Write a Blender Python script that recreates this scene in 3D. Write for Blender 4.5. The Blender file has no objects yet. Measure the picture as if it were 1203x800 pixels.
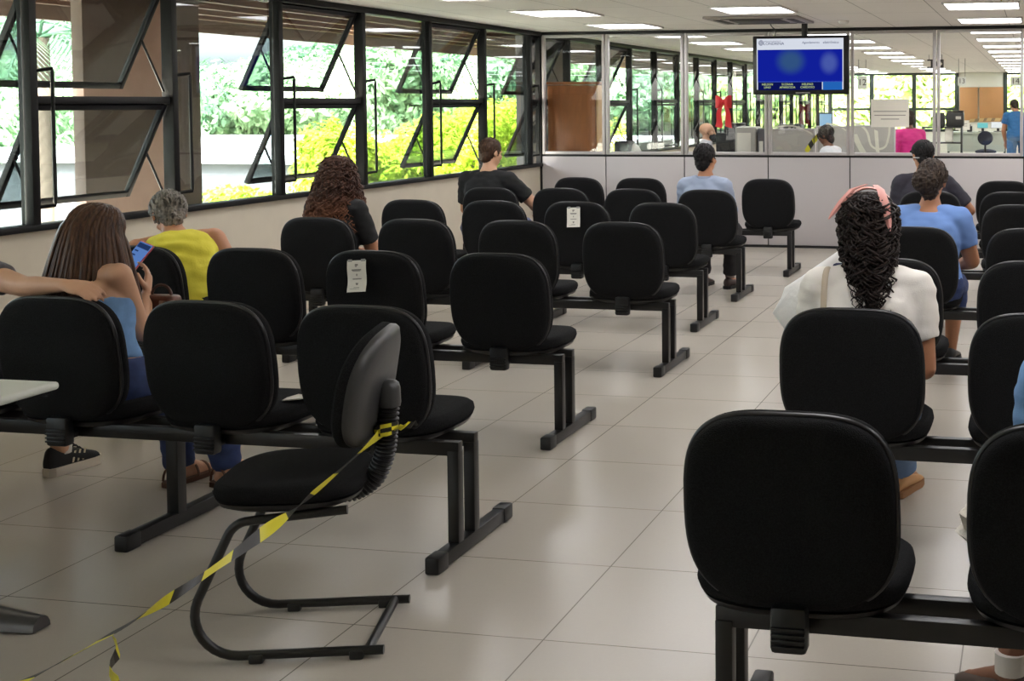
import bpy, bmesh, math, random
from mathutils import Vector as V, Matrix as M, noise
scene = bpy.context.scene
COL = scene.collection
PI = math.pi
def rad(a): return a * PI / 180
def lin(c):
    o = []
    for v in c:
        v = v / 255.0
        o.append(v / 12.92 if v <= .04045 else ((v + .055) / 1.055) ** 2.4)
    return (o[0], o[1], o[2], 1.0)

# ---------------------------------------------------------------- materials
def nodes(name):
    m = bpy.data.materials.new(name); m.use_nodes = True
    nt = m.node_tree; nt.nodes.clear()
    out = nt.nodes.new('ShaderNodeOutputMaterial')
    return m, nt, out
def mat(name, col, rough=.6, metal=0, bump=0, bscale=200, var=0, vscale=6, spec=.5, stretch=None, sheen=0, col2=None):
    m, nt, out = nodes(name)
    b = nt.nodes.new('ShaderNodeBsdfPrincipled'); nt.links.new(b.outputs[0], out.inputs[0])
    c = lin(col)
    b.inputs['Base Color'].default_value = c; b.inputs['Roughness'].default_value = rough
    b.inputs['Metallic'].default_value = metal; b.inputs['Specular IOR Level'].default_value = spec
    if sheen: b.inputs['Sheen Weight'].default_value = sheen
    tc = nt.nodes.new('ShaderNodeTexCoord'); mp = nt.nodes.new('ShaderNodeMapping')
    nt.links.new(tc.outputs['Object'], mp.inputs[0])
    if stretch: mp.inputs['Scale'].default_value = stretch
    if var or col2:
        n = nt.nodes.new('ShaderNodeTexNoise'); n.inputs['Scale'].default_value = vscale; n.inputs['Detail'].default_value = 5
        nt.links.new(mp.outputs[0], n.inputs['Vector'])
        r = nt.nodes.new('ShaderNodeValToRGB')
        r.color_ramp.elements[0].position = .3; r.color_ramp.elements[1].position = .7
        if col2:
            r.color_ramp.elements[0].color = c; r.color_ramp.elements[1].color = lin(col2)
        else:
            r.color_ramp.elements[0].color = tuple(max(0, x * (1 - var)) for x in c[:3]) + (1,)
            r.color_ramp.elements[1].color = tuple(min(1, x * (1 + var)) for x in c[:3]) + (1,)
        nt.links.new(n.outputs[0], r.inputs[0]); nt.links.new(r.outputs[0], b.inputs['Base Color'])
    if bump:
        n = nt.nodes.new('ShaderNodeTexNoise'); n.inputs['Scale'].default_value = bscale; n.inputs['Detail'].default_value = 3
        nt.links.new(mp.outputs[0], n.inputs['Vector'])
        bp = nt.nodes.new('ShaderNodeBump'); bp.inputs['Strength'].default_value = bump; bp.inputs['Distance'].default_value = .01
        nt.links.new(n.outputs[0], bp.inputs['Height']); nt.links.new(bp.outputs[0], b.inputs['Normal'])
    return m
def emit(name, col, strength):
    m, nt, out = nodes(name)
    e = nt.nodes.new('ShaderNodeEmission'); e.inputs[0].default_value = lin(col); e.inputs[1].default_value = strength
    nt.links.new(e.outputs[0], out.inputs[0]); return m
def glass(name, tint, refl=1.0, ior=1.45):
    m, nt, out = nodes(name)
    t = nt.nodes.new('ShaderNodeBsdfTransparent'); t.inputs[0].default_value = tint + (1,)
    g = nt.nodes.new('ShaderNodeBsdfGlossy'); g.inputs['Roughness'].default_value = .01
    g.inputs[0].default_value = (refl, refl, refl, 1)
    lw = nt.nodes.new('ShaderNodeLayerWeight'); lw.inputs[0].default_value = .5
    pw = nt.nodes.new('ShaderNodeMath'); pw.operation = 'POWER'; pw.inputs[1].default_value = 5
    f = nt.nodes.new('ShaderNodeMath'); f.operation = 'MULTIPLY_ADD'; f.inputs[1].default_value = .96; f.inputs[2].default_value = ((ior - 1) / (ior + 1)) ** 2
    nt.links.new(lw.outputs['Facing'], pw.inputs[0]); nt.links.new(pw.outputs[0], f.inputs[0])
    x = nt.nodes.new('ShaderNodeMixShader')
    nt.links.new(f.outputs[0], x.inputs[0]); nt.links.new(t.outputs[0], x.inputs[1]); nt.links.new(g.outputs[0], x.inputs[2])
    nt.links.new(x.outputs[0], out.inputs[0]); return m
def leafmat(name, ca, cb, scale=3.0):
    m, nt, out = nodes(name)
    d = nt.nodes.new('ShaderNodeBsdfDiffuse'); t = nt.nodes.new('ShaderNodeBsdfTranslucent'); x = nt.nodes.new('ShaderNodeMixShader')
    x.inputs[0].default_value = .35
    tc = nt.nodes.new('ShaderNodeTexCoord'); n = nt.nodes.new('ShaderNodeTexNoise'); n.inputs['Scale'].default_value = scale; n.inputs['Detail'].default_value = 6
    r = nt.nodes.new('ShaderNodeValToRGB'); r.color_ramp.elements[0].position = .35; r.color_ramp.elements[1].position = .65
    r.color_ramp.elements[0].color = lin(ca); r.color_ramp.elements[1].color = lin(cb)
    nt.links.new(tc.outputs['Object'], n.inputs['Vector']); nt.links.new(n.outputs[0], r.inputs[0])
    for s in (d, t): nt.links.new(r.outputs[0], s.inputs[0])
    nt.links.new(d.outputs[0], x.inputs[1]); nt.links.new(t.outputs[0], x.inputs[2]); nt.links.new(x.outputs[0], out.inputs[0])
    return m
def gridmat(name, base, line, tx, ty, ox, oy, lw, rough, var=.05, bump=0, spec=.5, speck=.06):
    """flat tiled surface in world x/y, one procedural grid"""
    m, nt, out = nodes(name)
    N = nt.nodes.new; L = nt.links.new
    b = N('ShaderNodeBsdfPrincipled'); L(b.outputs[0], out.inputs[0])
    b.inputs['Roughness'].default_value = rough; b.inputs['Specular IOR Level'].default_value = spec
    g = N('ShaderNodeNewGeometry'); s = N('ShaderNodeSeparateXYZ'); L(g.outputs['Position'], s.inputs[0])
    def math_(op, a, bb=None):
        n = N('ShaderNodeMath'); n.operation = op
        for i, q in enumerate((a, bb)):
            if q is None: continue
            if isinstance(q, (int, float)): n.inputs[i].default_value = q
            else: L(q, n.inputs[i])
        return n.outputs[0]
    res = []; cells = []
    for ax, t, o in (('X', tx, ox), ('Y', ty, oy)):
        u = math_('DIVIDE', math_('SUBTRACT', s.outputs[ax], o), t)
        fl = math_('FLOOR', u); cells.append(fl)
        fr = math_('SUBTRACT', u, fl)
        d = math_('MULTIPLY', math_('MINIMUM', fr, math_('SUBTRACT', 1.0, fr)), t)
        res.append(math_('LESS_THAN', d, lw))
    line_m = math_('MAXIMUM', res[0], res[1])
    cb = N('ShaderNodeCombineXYZ'); L(cells[0], cb.inputs[0]); L(cells[1], cb.inputs[1])
    wn = N('ShaderNodeTexWhiteNoise'); L(cb.outputs[0], wn.inputs['Vector'])
    ns = N('ShaderNodeTexNoise'); ns.inputs['Scale'].default_value = 90; ns.inputs['Detail'].default_value = 4; L(g.outputs['Position'], ns.inputs['Vector'])
    ns2 = N('ShaderNodeTexNoise'); ns2.inputs['Scale'].default_value = 1.3; ns2.inputs['Detail'].default_value = 5; L(g.outputs['Position'], ns2.inputs['Vector'])
    f = math_('ADD', 1 - var / 2, math_('MULTIPLY', wn.outputs['Value'], var))
    f = math_('MULTIPLY', f, math_('ADD', 1 - speck / 2, math_('MULTIPLY', ns.outputs[0], speck)))
    f = math_('MULTIPLY', f, math_('ADD', .94, math_('MULTIPLY', ns2.outputs[0], .12)))
    vm = N('ShaderNodeVectorMath'); vm.operation = 'SCALE'; vm.inputs[0].default_value = lin(base)[:3]; L(f, vm.inputs['Scale'])
    mx = N('ShaderNodeMix'); mx.data_type = 'RGBA'; L(line_m, mx.inputs[0]); L(vm.outputs[0], mx.inputs[6]); mx.inputs[7].default_value = lin(line)
    L(mx.outputs[2], b.inputs['Base Color'])
    if bump:
        bp = N('ShaderNodeBump'); bp.inputs['Strength'].default_value = bump; bp.inputs['Distance'].default_value = .003
        L(math_('SUBTRACT', ns.outputs[0], math_('MULTIPLY', line_m, 1.0)), bp.inputs['Height']); L(bp.outputs[0], b.inputs['Normal'])
    return m

# ---------------------------------------------------------------- mesh builder
def frame_from(d, up=V((0, 0, 1))):
    d = d.normalized()
    a = up - d * up.dot(d)
    if a.length < 1e-4: a = V((0, 1, 0)) - d * d.y
    if a.length < 1e-4: a = V((1, 0, 0))
    a.normalize(); return d, d.cross(a).normalized(), a
class MB:
    def __init__(s): s.v = []; s.f = []; s.m = []
    def add(s, vs, fs, mi=0):
        o = len(s.v); s.v += [V(p) for p in vs]
        for f in fs: s.f.append([i + o for i in f]); s.m.append(mi)
        return s
    def bm(s, b, mi=0, T=None):
        b.verts.ensure_lookup_table(); b.verts.index_update()
        s.add([(T @ v.co if T else v.co.copy()) for v in b.verts], [[v.index for v in f.verts] for f in b.faces], mi); b.free(); return s
    def box(s, c, d, bev=0, rot=None, mi=0, seg=2):
        b = bmesh.new(); bmesh.ops.create_cube(b, size=1)
        for v in b.verts: v.co = V((v.co.x * d[0], v.co.y * d[1], v.co.z * d[2]))
        if bev: bmesh.ops.bevel(b, geom=b.edges[:], offset=bev, segments=seg, profile=.5, affect='EDGES')
        T = M.Translation(V(c)) @ (rot.to_4x4() if rot else M.Identity(4))
        return s.bm(b, mi, T)
    def ring_loft(s, rings, caps=True, mi=0, closed=True):
        o = len(s.v); n = len(rings[0])
        for r in rings: s.v += [V(p) for p in r]
        for i in range(len(rings) - 1):
            for j in range(n if closed else n - 1):
                k = (j + 1) % n
                s.f.append([o + i * n + j, o + i * n + k, o + (i + 1) * n + k, o + (i + 1) * n + j]); s.m.append(mi)
        if caps:
            s.f.append([o + j for j in range(n)][::-1]); s.m.append(mi)
            s.f.append([o + (len(rings) - 1) * n + j for j in range(n)]); s.m.append(mi)
        return s
    def tube(s, pts, r, n=10, mi=0, caps=True, flat=1.0, up=V((0, 0, 1))):
        pts = [V(p) for p in pts]; rings = []; prev = None
        for i, p in enumerate(pts):
            d = (pts[min(i + 1, len(pts) - 1)] - pts[max(i - 1, 0)])
            if d.length < 1e-7: d = V((0, 0, 1))
            d.normalize()
            if prev is None: _, a, b = frame_from(d, up)
            else:
                a = prev - d * prev.dot(d)
                if a.length < 1e-6: _, a, b = frame_from(d, up)
                a.normalize(); b = d.cross(a) * -1
                b = a.cross(d) * -1
            prev = a; b = d.cross(a)
            rr = r[i] if isinstance(r, (list, tuple)) else r
            rings.append([p + a * (math.cos(2 * PI * j / n) * rr) + b * (math.sin(2 * PI * j / n) * rr * flat) for j in range(n)])
        return s.ring_loft(rings, caps, mi)
    def cone(s, p0, r0, p1, r1, n=16, hemi=True, mi=0):
        p0 = V(p0); p1 = V(p1); d = p1 - p0; L = d.length
        if L < 1e-6: d = V((0, 0, 1)); L = 1e-6
        d, a, b = frame_from(d); prof = []
        if hemi:
            for k in range(1, 5): t = k / 5 * PI / 2; prof.append((-math.cos(t) * r0, math.sin(t) * r0))
        prof += [(0, r0), (L * .5, (r0 + r1) / 2), (L, r1)]
        if hemi:
            for k in range(1, 5): t = k / 5 * PI / 2; prof.append((L + math.sin(t) * r1, math.cos(t) * r1))
        return s.ring_loft([[p0 + d * h + a * (math.cos(2 * PI * j / n) * r) + b * (math.sin(2 * PI * j / n) * r) for j in range(n)] for h, r in prof], True, mi)
    def ell(s, c, r, R=None, n=20, m=12, mi=0):
        c = V(c); rings = []
        for i in range(1, m):
            t = PI * i / m; ring = []
            for j in range(n):
                q = V((math.sin(t) * math.cos(2 * PI * j / n) * r[0], math.sin(t) * math.sin(2 * PI * j / n) * r[1], -math.cos(t) * r[2]))
                ring.append(c + (R @ q if R else q))
            rings.append(ring)
        return s.ring_loft(rings, True, mi)
    def lathe(s, prof, c=(0, 0, 0), n=24, R=None, mi=0, caps=True):
        c = V(c); rings = []
        for r, z in prof:
            ring = []
            for j in range(n):
                q = V((r * math.cos(2 * PI * j / n), r * math.sin(2 * PI * j / n), z)); ring.append(c + (R @ q if R else q))
            rings.append(ring)
        return s.ring_loft(rings, caps, mi)
    def quad(s, a, b, c, d, mi=0): return s.add([a, b, c, d], [[0, 1, 2, 3]], mi)
    def mesh(s, name, mats, angle=40, fix=True):
        me = bpy.data.meshes.new(name); me.from_pydata([tuple(p) for p in s.v], [], s.f)
        for m in (mats if isinstance(mats, (list, tuple)) else [mats]): me.materials.append(m)
        if len(me.materials) > 1: me.polygons.foreach_set('material_index', s.m)
        if fix:
            b = bmesh.new(); b.from_mesh(me); bmesh.ops.recalc_face_normals(b, faces=b.faces[:]); b.to_mesh(me); b.free()
        me.polygons.foreach_set('use_smooth', [True] * len(me.polygons))
        if angle < 180: me.set_sharp_from_angle(angle=rad(angle))
        me.update(); return me
    def build(s, name, mats, parent=None, angle=40, loc=None):
        return inst(name, s.mesh(name, mats, angle), parent, loc)
def inst(name, me, parent=None, loc=None, rot=None):
    o = bpy.data.objects.new(name, me); COL.objects.link(o)
    if parent: o.parent = parent
    if loc is not None: o.location = loc
    if rot is not None: o.rotation_euler = rot
    return o
def tag(o, label, cat, group=None, kind=None):
    o['label'] = label; o['category'] = cat
    if group: o['group'] = group
    if kind: o['kind'] = kind
    return o
def thing(name, loc, label, cat, group=None, rz=0):
    o = bpy.data.objects.new(name, None); COL.objects.link(o); o.empty_display_size = .1
    o.location = loc; o.rotation_euler = (0, 0, rz); return tag(o, label, cat, group)
def struct(o): o['kind'] = 'structure'; return o
def structE(name, loc=(0, 0, 0)):
    o = bpy.data.objects.new(name, None); COL.objects.link(o); o.location = loc; o['kind'] = 'structure'; return o
def dup(o, loc, rz=None, label=None, parent=None):
    c = o.copy(); COL.objects.link(c)
    if parent is not None: c.parent = parent
    else:
        c.location = loc
        if rz is not None: c.rotation_euler = (0, 0, rz)
        if label: c['label'] = label
    for ch in list(o.children): dup(ch, None, None, None, c)
    return c
def remesh(mb, voxel, smooth=4, factor=.5, disp=0, dscale=14):
    me = bpy.data.meshes.new('tmp'); me.from_pydata([tuple(p) for p in mb.v], [], mb.f)
    b = bmesh.new(); b.from_mesh(me); bmesh.ops.recalc_face_normals(b, faces=b.faces[:]); b.to_mesh(me); b.free()
    o = bpy.data.objects.new('tmp', me); COL.objects.link(o)
    r = o.modifiers.new('r', 'REMESH'); r.mode = 'VOXEL'; r.voxel_size = voxel; r.adaptivity = 0
    if smooth:
        q = o.modifiers.new('s', 'SMOOTH'); q.iterations = smooth; q.factor = factor
    dg = bpy.context.evaluated_depsgraph_get(); dg.update()
    out = bpy.data.meshes.new_from_object(o.evaluated_get(dg))
    bpy.data.objects.remove(o); bpy.data.meshes.remove(me)
    if disp:
        out.update()
        ns = [v.normal.copy() for v in out.vertices]
        for v, nn in zip(out.vertices, ns):
            p = v.co * dscale
            v.co += nn * (disp * noise.noise(V((p.x, p.y, p.z * 1.9)) + V((3, 7, 1))))
    return out
def rebuild(name, mb, voxel, m, parent, smooth=4, disp=0, dscale=14):
    me = remesh(mb, voxel, smooth, .5, disp, dscale); me.name = name
    me.materials.clear(); me.materials.append(m)
    me.polygons.foreach_set('use_smooth', [True] * len(me.polygons)); me.update()
    return inst(name, me, parent)
def text_mb(txt, size, R, c, align='CENTER', ext=.0006):
    cu = bpy.data.curves.new('t', 'FONT'); cu.body = txt; cu.size = size; cu.align_x = align; cu.align_y = 'CENTER'; cu.extrude = ext
    cu.resolution_u = 2
    o = bpy.data.objects.new('t', cu); COL.objects.link(o)
    dg = bpy.context.evaluated_depsgraph_get(); dg.update()
    me = bpy.data.meshes.new_from_object(o.evaluated_get(dg))
    vs = [V(c) + R @ v.co for v in me.vertices]; fs = [list(p.vertices) for p in me.polygons]
    bpy.data.objects.remove(o); bpy.data.curves.remove(cu); bpy.data.meshes.remove(me)
    return vs, fs
FACE = M(((1, 0, 0), (0, 0, -1), (0, 1, 0)))      # text plane turned upright, read from -y
FACE3 = M(((1, 0, 0), (0, 0, -1), (0, 1, 0)))
# ---------------------------------------------------------------- camera
H = 1.6
cam_d = bpy.data.cameras.new('camera'); cam = bpy.data.objects.new('camera', cam_d); COL.objects.link(cam)
F_, YAW, PIT, ROL, PX, PY = 1499.26, 0.19275, 0.03987, -0.003145, 924.8, 181.6
fw = V((-math.sin(YAW) * math.cos(PIT), math.cos(YAW) * math.cos(PIT), -math.sin(PIT)))
r0 = V((math.cos(YAW), math.sin(YAW), 0)); u0 = r0.cross(fw)
cr = r0 * math.cos(ROL) + u0 * math.sin(ROL); cu_ = u0 * math.cos(ROL) - r0 * math.sin(ROL)
cam.matrix_world = M(((cr.x, cu_.x, -fw.x, 0), (cr.y, cu_.y, -fw.y, 0), (cr.z, cu_.z, -fw.z, H), (0, 0, 0, 1)))
cam_d.sensor_fit = 'HORIZONTAL'; cam_d.sensor_width = 36; cam_d.lens = F_ / 1203 * 36
cam_d.shift_x = (601.5 - PX) / 1203; cam_d.shift_y = (PY - 400) / 1203; cam_d.clip_start = .05; cam_d.clip_end = 400
scene.camera = cam
vs_ = scene.view_settings; vs_.view_transform = 'Standard'; vs_.look = 'None'; vs_.gamma = 1; vs_.use_curve_mapping = False
EXPOSURE, SKY_S, SUN_S = 0.18, 5.0, 36.0
vs_.exposure = EXPOSURE
scene.cycles.use_denoising = True
try: scene.cycles.denoiser = 'OPENIMAGEDENOISE'
except Exception: pass
scene.cycles.max_bounces = 8; scene.cycles.transparent_max_bounces = 24; scene.cycles.caustics_reflective = False; scene.cycles.caustics_refractive = False
scene.cycles.sample_clamp_indirect = 6

# ---------------------------------------------------------------- palette
WHITEP = mat('wall_paint', (200, 190, 172), .75, bump=.05, bscale=60, var=.03)
FLOORM = gridmat('floor_tiles', (180, 172, 161), (110, 103, 94), .6179, .6179, -2.058, 3.545, .0022, .27, var=.05, bump=.03, spec=.5)
CEILM = gridmat('ceiling_tiles', (240, 234, 229), (170, 163, 158), .6125, 1.225, -4.57, 10.5, .004, .85, var=.03, spec=.2)
FRAME = mat('dark_frame_metal', (13, 12, 13), .5, 0, bump=.04, spec=.25)
SASHM = mat('sash_metal', (18, 18, 22), .45, 0, spec=.3)
ALU = mat('pale_aluminium', (190, 184, 184), .42, .25)
GAP = mat('black_gap_strip', (16, 15, 15), .7)
PANEL = mat('partition_panel', (190, 184, 184), .55, bump=.02, bscale=300)
TINT = glass('tinted_window_glass', (.52, .565, .57), 1.0, 1.5)
CLEAR = glass('clear_partition_glass', (.95, .965, .96), 1.0, 1.45)
LAMP = emit('lamp_diffuser', (251, 250, 252), 10.4)
LFR = mat('lamp_frame_white', (225, 220, 215), .5)
FABRIC = mat('black_chair_fabric', (27, 27, 28), .95, bump=.6, bscale=420, var=.5, vscale=240, spec=.12)
SHELL = mat('black_shell_fabric', (24, 24, 25), .9, bump=.5, bscale=420, var=.5, vscale=240, spec=.15)
TRIM = mat('black_edge_plastic', (26, 26, 28), .33, spec=.6)
STEEL = mat('black_painted_steel', (18, 17, 17), .38, spec=.5)
PLAST = mat('black_ribbed_plastic', (14, 14, 15), .45)
PAPER = mat('white_paper', (240, 235, 224), .8, bump=.03, bscale=40)
INK = mat('grey_print', (70, 66, 62), .8)
INKL = mat('pale_grey_print', (140, 134, 126), .8)
WOOD = mat('brown_cabinet_wood', (139, 82, 40), .45, var=.12, vscale=5, stretch=(6, 6, .8))
TANB = mat('tan_board', (176, 128, 80), .7, var=.05)
DESKG = mat('pale_grey_laminate', (176, 178, 170), .5)
DIVG = mat('divider_fabric_grey', (170, 165, 158), .9, bump=.1, bscale=300)
DARKP = mat('dark_equipment_plastic', (32, 32, 34), .45)
LIGHTP = mat('pale_equipment_plastic', (190, 186, 178), .5)
YEL = mat('tape_yellow', (222, 212, 52), .4)
BLK = mat('tape_black', (34, 33, 28), .4)
CHROME = mat('brushed_metal', (140, 136, 132), .3, .9)
RED = mat('red_satin_ribbon', (205, 22, 34), .5, sheen=.3)

# ---------------------------------------------------------------- room
XW, YP, CZ = -5.613, 13.88, 2.43
Y0, Y1, XR = -4.0, 35.0, 5.2
floor = struct(MB().box(((XW + XR) / 2, (Y0 + Y1) / 2, -.05), (XR - XW + .5, Y1 - Y0 + .4, .1)).build('floor', FLOORM))
ceil_ = struct(MB().box(((XW + XR) / 2, (Y0 + Y1) / 2, CZ + .06), (XR - XW + .6, Y1 - Y0 + .4, .12)).build('ceiling', CEILM))
struct(MB().box((XR + .1, (Y0 + Y1) / 2, CZ / 2), (.2, Y1 - Y0, CZ)).build('wall_right', WHITEP))
struct(MB().box(((XW + XR) / 2, Y0 - .1, CZ / 2), (XR - XW, .2, CZ)).build('wall_back', WHITEP))
struct(MB().box((XW - .1, (Y0 + Y1) / 2, .445), (.2, Y1 - Y0, .89)).build('wall_left', WHITEP))
# window band
struct(MB().box((XW - .02, (Y0 + Y1) / 2, .905), (.12, Y1 - Y0, .035), .004).build('trim_1', FRAME))
struct(MB().box((XW - .02, (Y0 + Y1) / 2, 2.405), (.12, Y1 - Y0, .05), .004).build('trim_2', FRAME))
PITCH = 1.213
ZB, ZT, ZM = .92, 2.38, 1.635
def pane(x, ya, yb, za, zb, m, parent, name='glass_pane', t=.006):
    return MB().box((x, (ya + yb) / 2, (za + zb) / 2), (t, yb - ya, zb - za)).build(name, m, parent)
def sash(root, ya, yb, zt, L, ang):
    """awning sash hinged at its top, swung outwards"""
    e = MB(); T = M.Translation(V((XW - .02, 0, zt))) @ M.Rotation(ang, 4, 'Y')
    def bx(c, d):
        b = MB().box(c, d, .003)
        e.add([T @ p for p in b.v], b.f)
    w = .034
    bx((0, ya + w / 2, -L / 2), (.035, w, L)); bx((0, yb - w / 2, -L / 2), (.035, w, L))
    bx((0, (ya + yb) / 2, -w / 2), (.034, yb - ya - 2 * w, w)); bx((0, (ya + yb) / 2, -L + w / 2), (.034, yb - ya - 2 * w, w))
    s = e.build('sash', SASHM, root)
    g = MB().box((0, (ya + yb) / 2, -L / 2), (.006, yb - ya - 2 * w, L - 2 * w))
    g.v = [T @ p for p in g.v]; g.build('sash_glass', TINT, s)
    if ang > .05:
        st = MB()
        for y in (ya + .012, yb - .012):
            p = T @ V((0, y, -L * .5)); q = V((XW - .02, y, zt - L * .93))
            st.tube([p, q], .008, 6)
        st.build('stay_arm', SASHM, s)
wn = 0; k0 = -8
for k in range(k0, 24):
    ya = 6.30 + PITCH * k; yb = ya + PITCH
    if ya < Y0 - .1 or yb > Y1 + .2: continue
    wn += 1; root = structE('window_%d' % wn)
    MB().box((XW - .01, ya, 1.66), (.085, .056, 1.54), .006).build('mullion', FRAME, root)
    bar = [(XW + .02, ya + .02, 1.80), (XW + .085, ya + .075, 1.815), (XW + .085, ya + .075, 1.03), (XW + .02, ya + .02, 1.02)]
    pts = []
    for i, p in enumerate(bar): pts.append(V(p))
    MB().tube([pts[0], pts[1], pts[1] + V((0, 0, -.02)), pts[2] + V((0, 0, .02)), pts[2], pts[3]], .011, 8).build('latch_bar', FRAME, root)
    a, b = ya + .033, yb - .033
    if k % 2 == 0:
        MB().box((XW - .02, (a + b) / 2, ZM), (.07, b - a, .045), .004).build('transom', FRAME, root)
        op = k <= 8
        sash(root, a + .005, b - .005, 2.375, .735, rad(26.5) if op else 0.0)
        sash(root, a + .005, b - .005, 1.61, .675, rad(26 if op else 0.0))
    else:
        pane(XW - .02, a, b, ZB, 2.38, TINT, root)

# front partition
edges = [-5.589, -4.819, -3.891, -2.927, -2.007, -1.063, -.129, .81, 1.75, 2.69, 3.63, 4.57, XR]
pw = MB(); dk = MB()
dk.box(((edges[0] + XR) / 2, YP + .03, .51), (XR - edges[0], .03, 1.02)); dk.box(((edges[0] + XR) / 2, YP + .03, 2.412), (XR - edges[0], .07, .034))
dk.box((edges[0] - .012, YP + .03, CZ / 2), (.02, .06, CZ - .004)); dk.box(((edges[0] + XR) / 2, YP + .03, 1.018), (XR - edges[0], .036, .018))
for a, b in zip(edges[:-1], edges[1:]):
    pw.box(((a + b) / 2, YP + .03, .515), (b - a - .012, .06, .975), .002)
w_ = pw.build('wall_partition', PANEL); struct(w_)
struct(dk.build('trim_3', GAP))
struct(MB().box(((edges[0] + XR) / 2, YP - .004, .014), (XR - edges[0], .012, .026)).build('baseboard_partition', GAP))
for i, (a, b) in enumerate(zip(edges[:-1], edges[1:])):
    wn += 1; root = structE('window_%d' % wn)
    a2, b2 = a + .006, b - .006; fwid = .034; z0, z1 = 1.027, 2.395
    e = MB()
    e.box((a2 + fwid / 2, YP + .03, (z0 + z1) / 2), (fwid, .06, z1 - z0), .005); e.box((b2 - fwid / 2, YP + .03, (z0 + z1) / 2), (fwid, .06, z1 - z0), .005)
    e.box(((a + b) / 2, YP + .03, z0 + fwid / 2), (b2 - a2 - 2 * fwid, .058, fwid), .005); e.box(((a + b) / 2, YP + .03, z1 - fwid / 2), (b2 - a2 - 2 * fwid, .058, fwid), .005)
    e.build('window_frame', ALU, root)
    MB().box(((a + b) / 2, YP + .03, (z0 + z1) / 2), (b2 - a2 - 2 * fwid, .006, z1 - z0 - 2 * fwid)).build('glass_pane', CLEAR, root)
# wall stub closing the corner between the window band and the partition
struct(MB().box((XW - .01, YP + .03, 1.66), (.06, .10, 1.5)).build('trim_4', FRAME))

# far end of the office: glazed wall, green frames, a white wall bay with tan boards
farw = structE('wall_end')
GRN = mat('dark_green_frame', (30, 44, 38), .5)
fb = MB(); fx = MB()
def rpx(px, Y):
    d = fw + cr * ((px - PX) / F_) - cu_ * ((120 - PY) / F_); return d.x * Y / d.y
e0, e1, e2, e3 = XW, rpx(1124, Y1), rpx(1181, Y1), rpx(1181, Y1) + 2.6
segs = [(e0, e1, 'g'), (e1, e2, 'w'), (e2, e3, 'g'), (e3, XR, 'w')]
for a, b, t in segs:
    if t == 'g': fb.box(((a + b) / 2, Y1 + .1, .42), (b - a, .2, .84))
    else: fb.box(((a + b) / 2, Y1 + .1, CZ / 2), (b - a, .2, CZ))
fb.build('end_panel', mat('end_wall_white', (222, 222, 208), .8), farw)
for a, b, t in segs:
    if t == 'g':
        n = max(1, round((b - a) / 1.33)); wn += 1; root = structE('window_%d' % wn)
        e = MB(); st = (b - a) / n
        for q in range(n + 1): e.box((a + q * st, Y1 + .02, 1.63), (.11, .12, 1.58), .004)
        for z in (.86, 1.44, 2.40): e.box(((a + b) / 2, Y1 + .02, z), (b - a, .1, .07), .004)
        e.build('window_frame', GRN, root)
        MB().box(((a + b) / 2, Y1 + .04, 1.63), (b - a, .006, 1.5)).build('glass_pane', glass('end_glass', (.86, .89, .88)), root)
for i_, (pa, pb) in enumerate(((1127, 1149), (1150, 1179))):
    xa, xb = rpx(pa, Y1 - .1), rpx(pb, Y1 - .1)
    o = MB().box(((xa + xb) / 2, Y1 - .03, 1.56), (xb - xa - .02, .05, .94), .006).build('pin_board', TANB)
    tag(o, ['tan board on the far white wall, left of the pair, under sign 13', 'tan board on the far white wall, right one of the pair'][i_], 'board', 'tan boards on the far wall')

# ceiling lamps
LX = (-4.255, -2.43, -.452, 1.40, 3.25)
lm_f = MB(); lm_d = MB()
fo = [(-.32, -.38, .32, -.36), (-.32, .36, .32, .38), (-.32, -.36, -.30, .36), (.30, -.36, .32, .36)]
for x0, y0, x1, y1 in fo: lm_f.box(((x0 + x1) / 2, (y0 + y1) / 2, -.008), (x1 - x0, y1 - y0, .016), .003)
lm_d.box((0, 0, -.004), (.60, .72, .008))
FRM, DFM = lm_f.mesh('lamp_frame', LFR), lm_d.mesh('lamp_diffuser', LAMP)
cols = ['first', 'second', 'third', 'fourth', 'fifth']
rows = {-5: 'over the floor before the seats', -4: 'over the front seats', -3: 'over the second seat rows', -2: 'over the third seat rows', -1: 'over the fourth seat rows',
        0: 'over the fifth seat rows', 1: 'last before the glass partition', 2: 'first row behind the glass', 3: 'second row behind the glass', 4: 'third row behind the glass',
        5: 'fourth row behind the glass', 6: 'fifth row behind the glass', 7: 'sixth row behind the glass', 8: 'seventh row behind the glass', 9: 'eighth row behind the glass', 10: 'third last row of the office', 11: 'second last row of the office', 12: 'last row of the office'}
for i, x in enumerate(LX):
    for j in range(-5, 13):
        if (i == 1 and j == 1) or (j == -5) or (i < 2 and j < -2): continue
        t = thing('ceiling_lamp', (x, 10.95 + 1.95 * j, CZ), 'square ceiling lamp in the %s column from the windows, %s' % (cols[i], rows[j]), 'lamp', 'ceiling lamps in rows')
        inst('lamp_frame', FRM, t); inst('diffuser', DFM, t)
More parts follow.
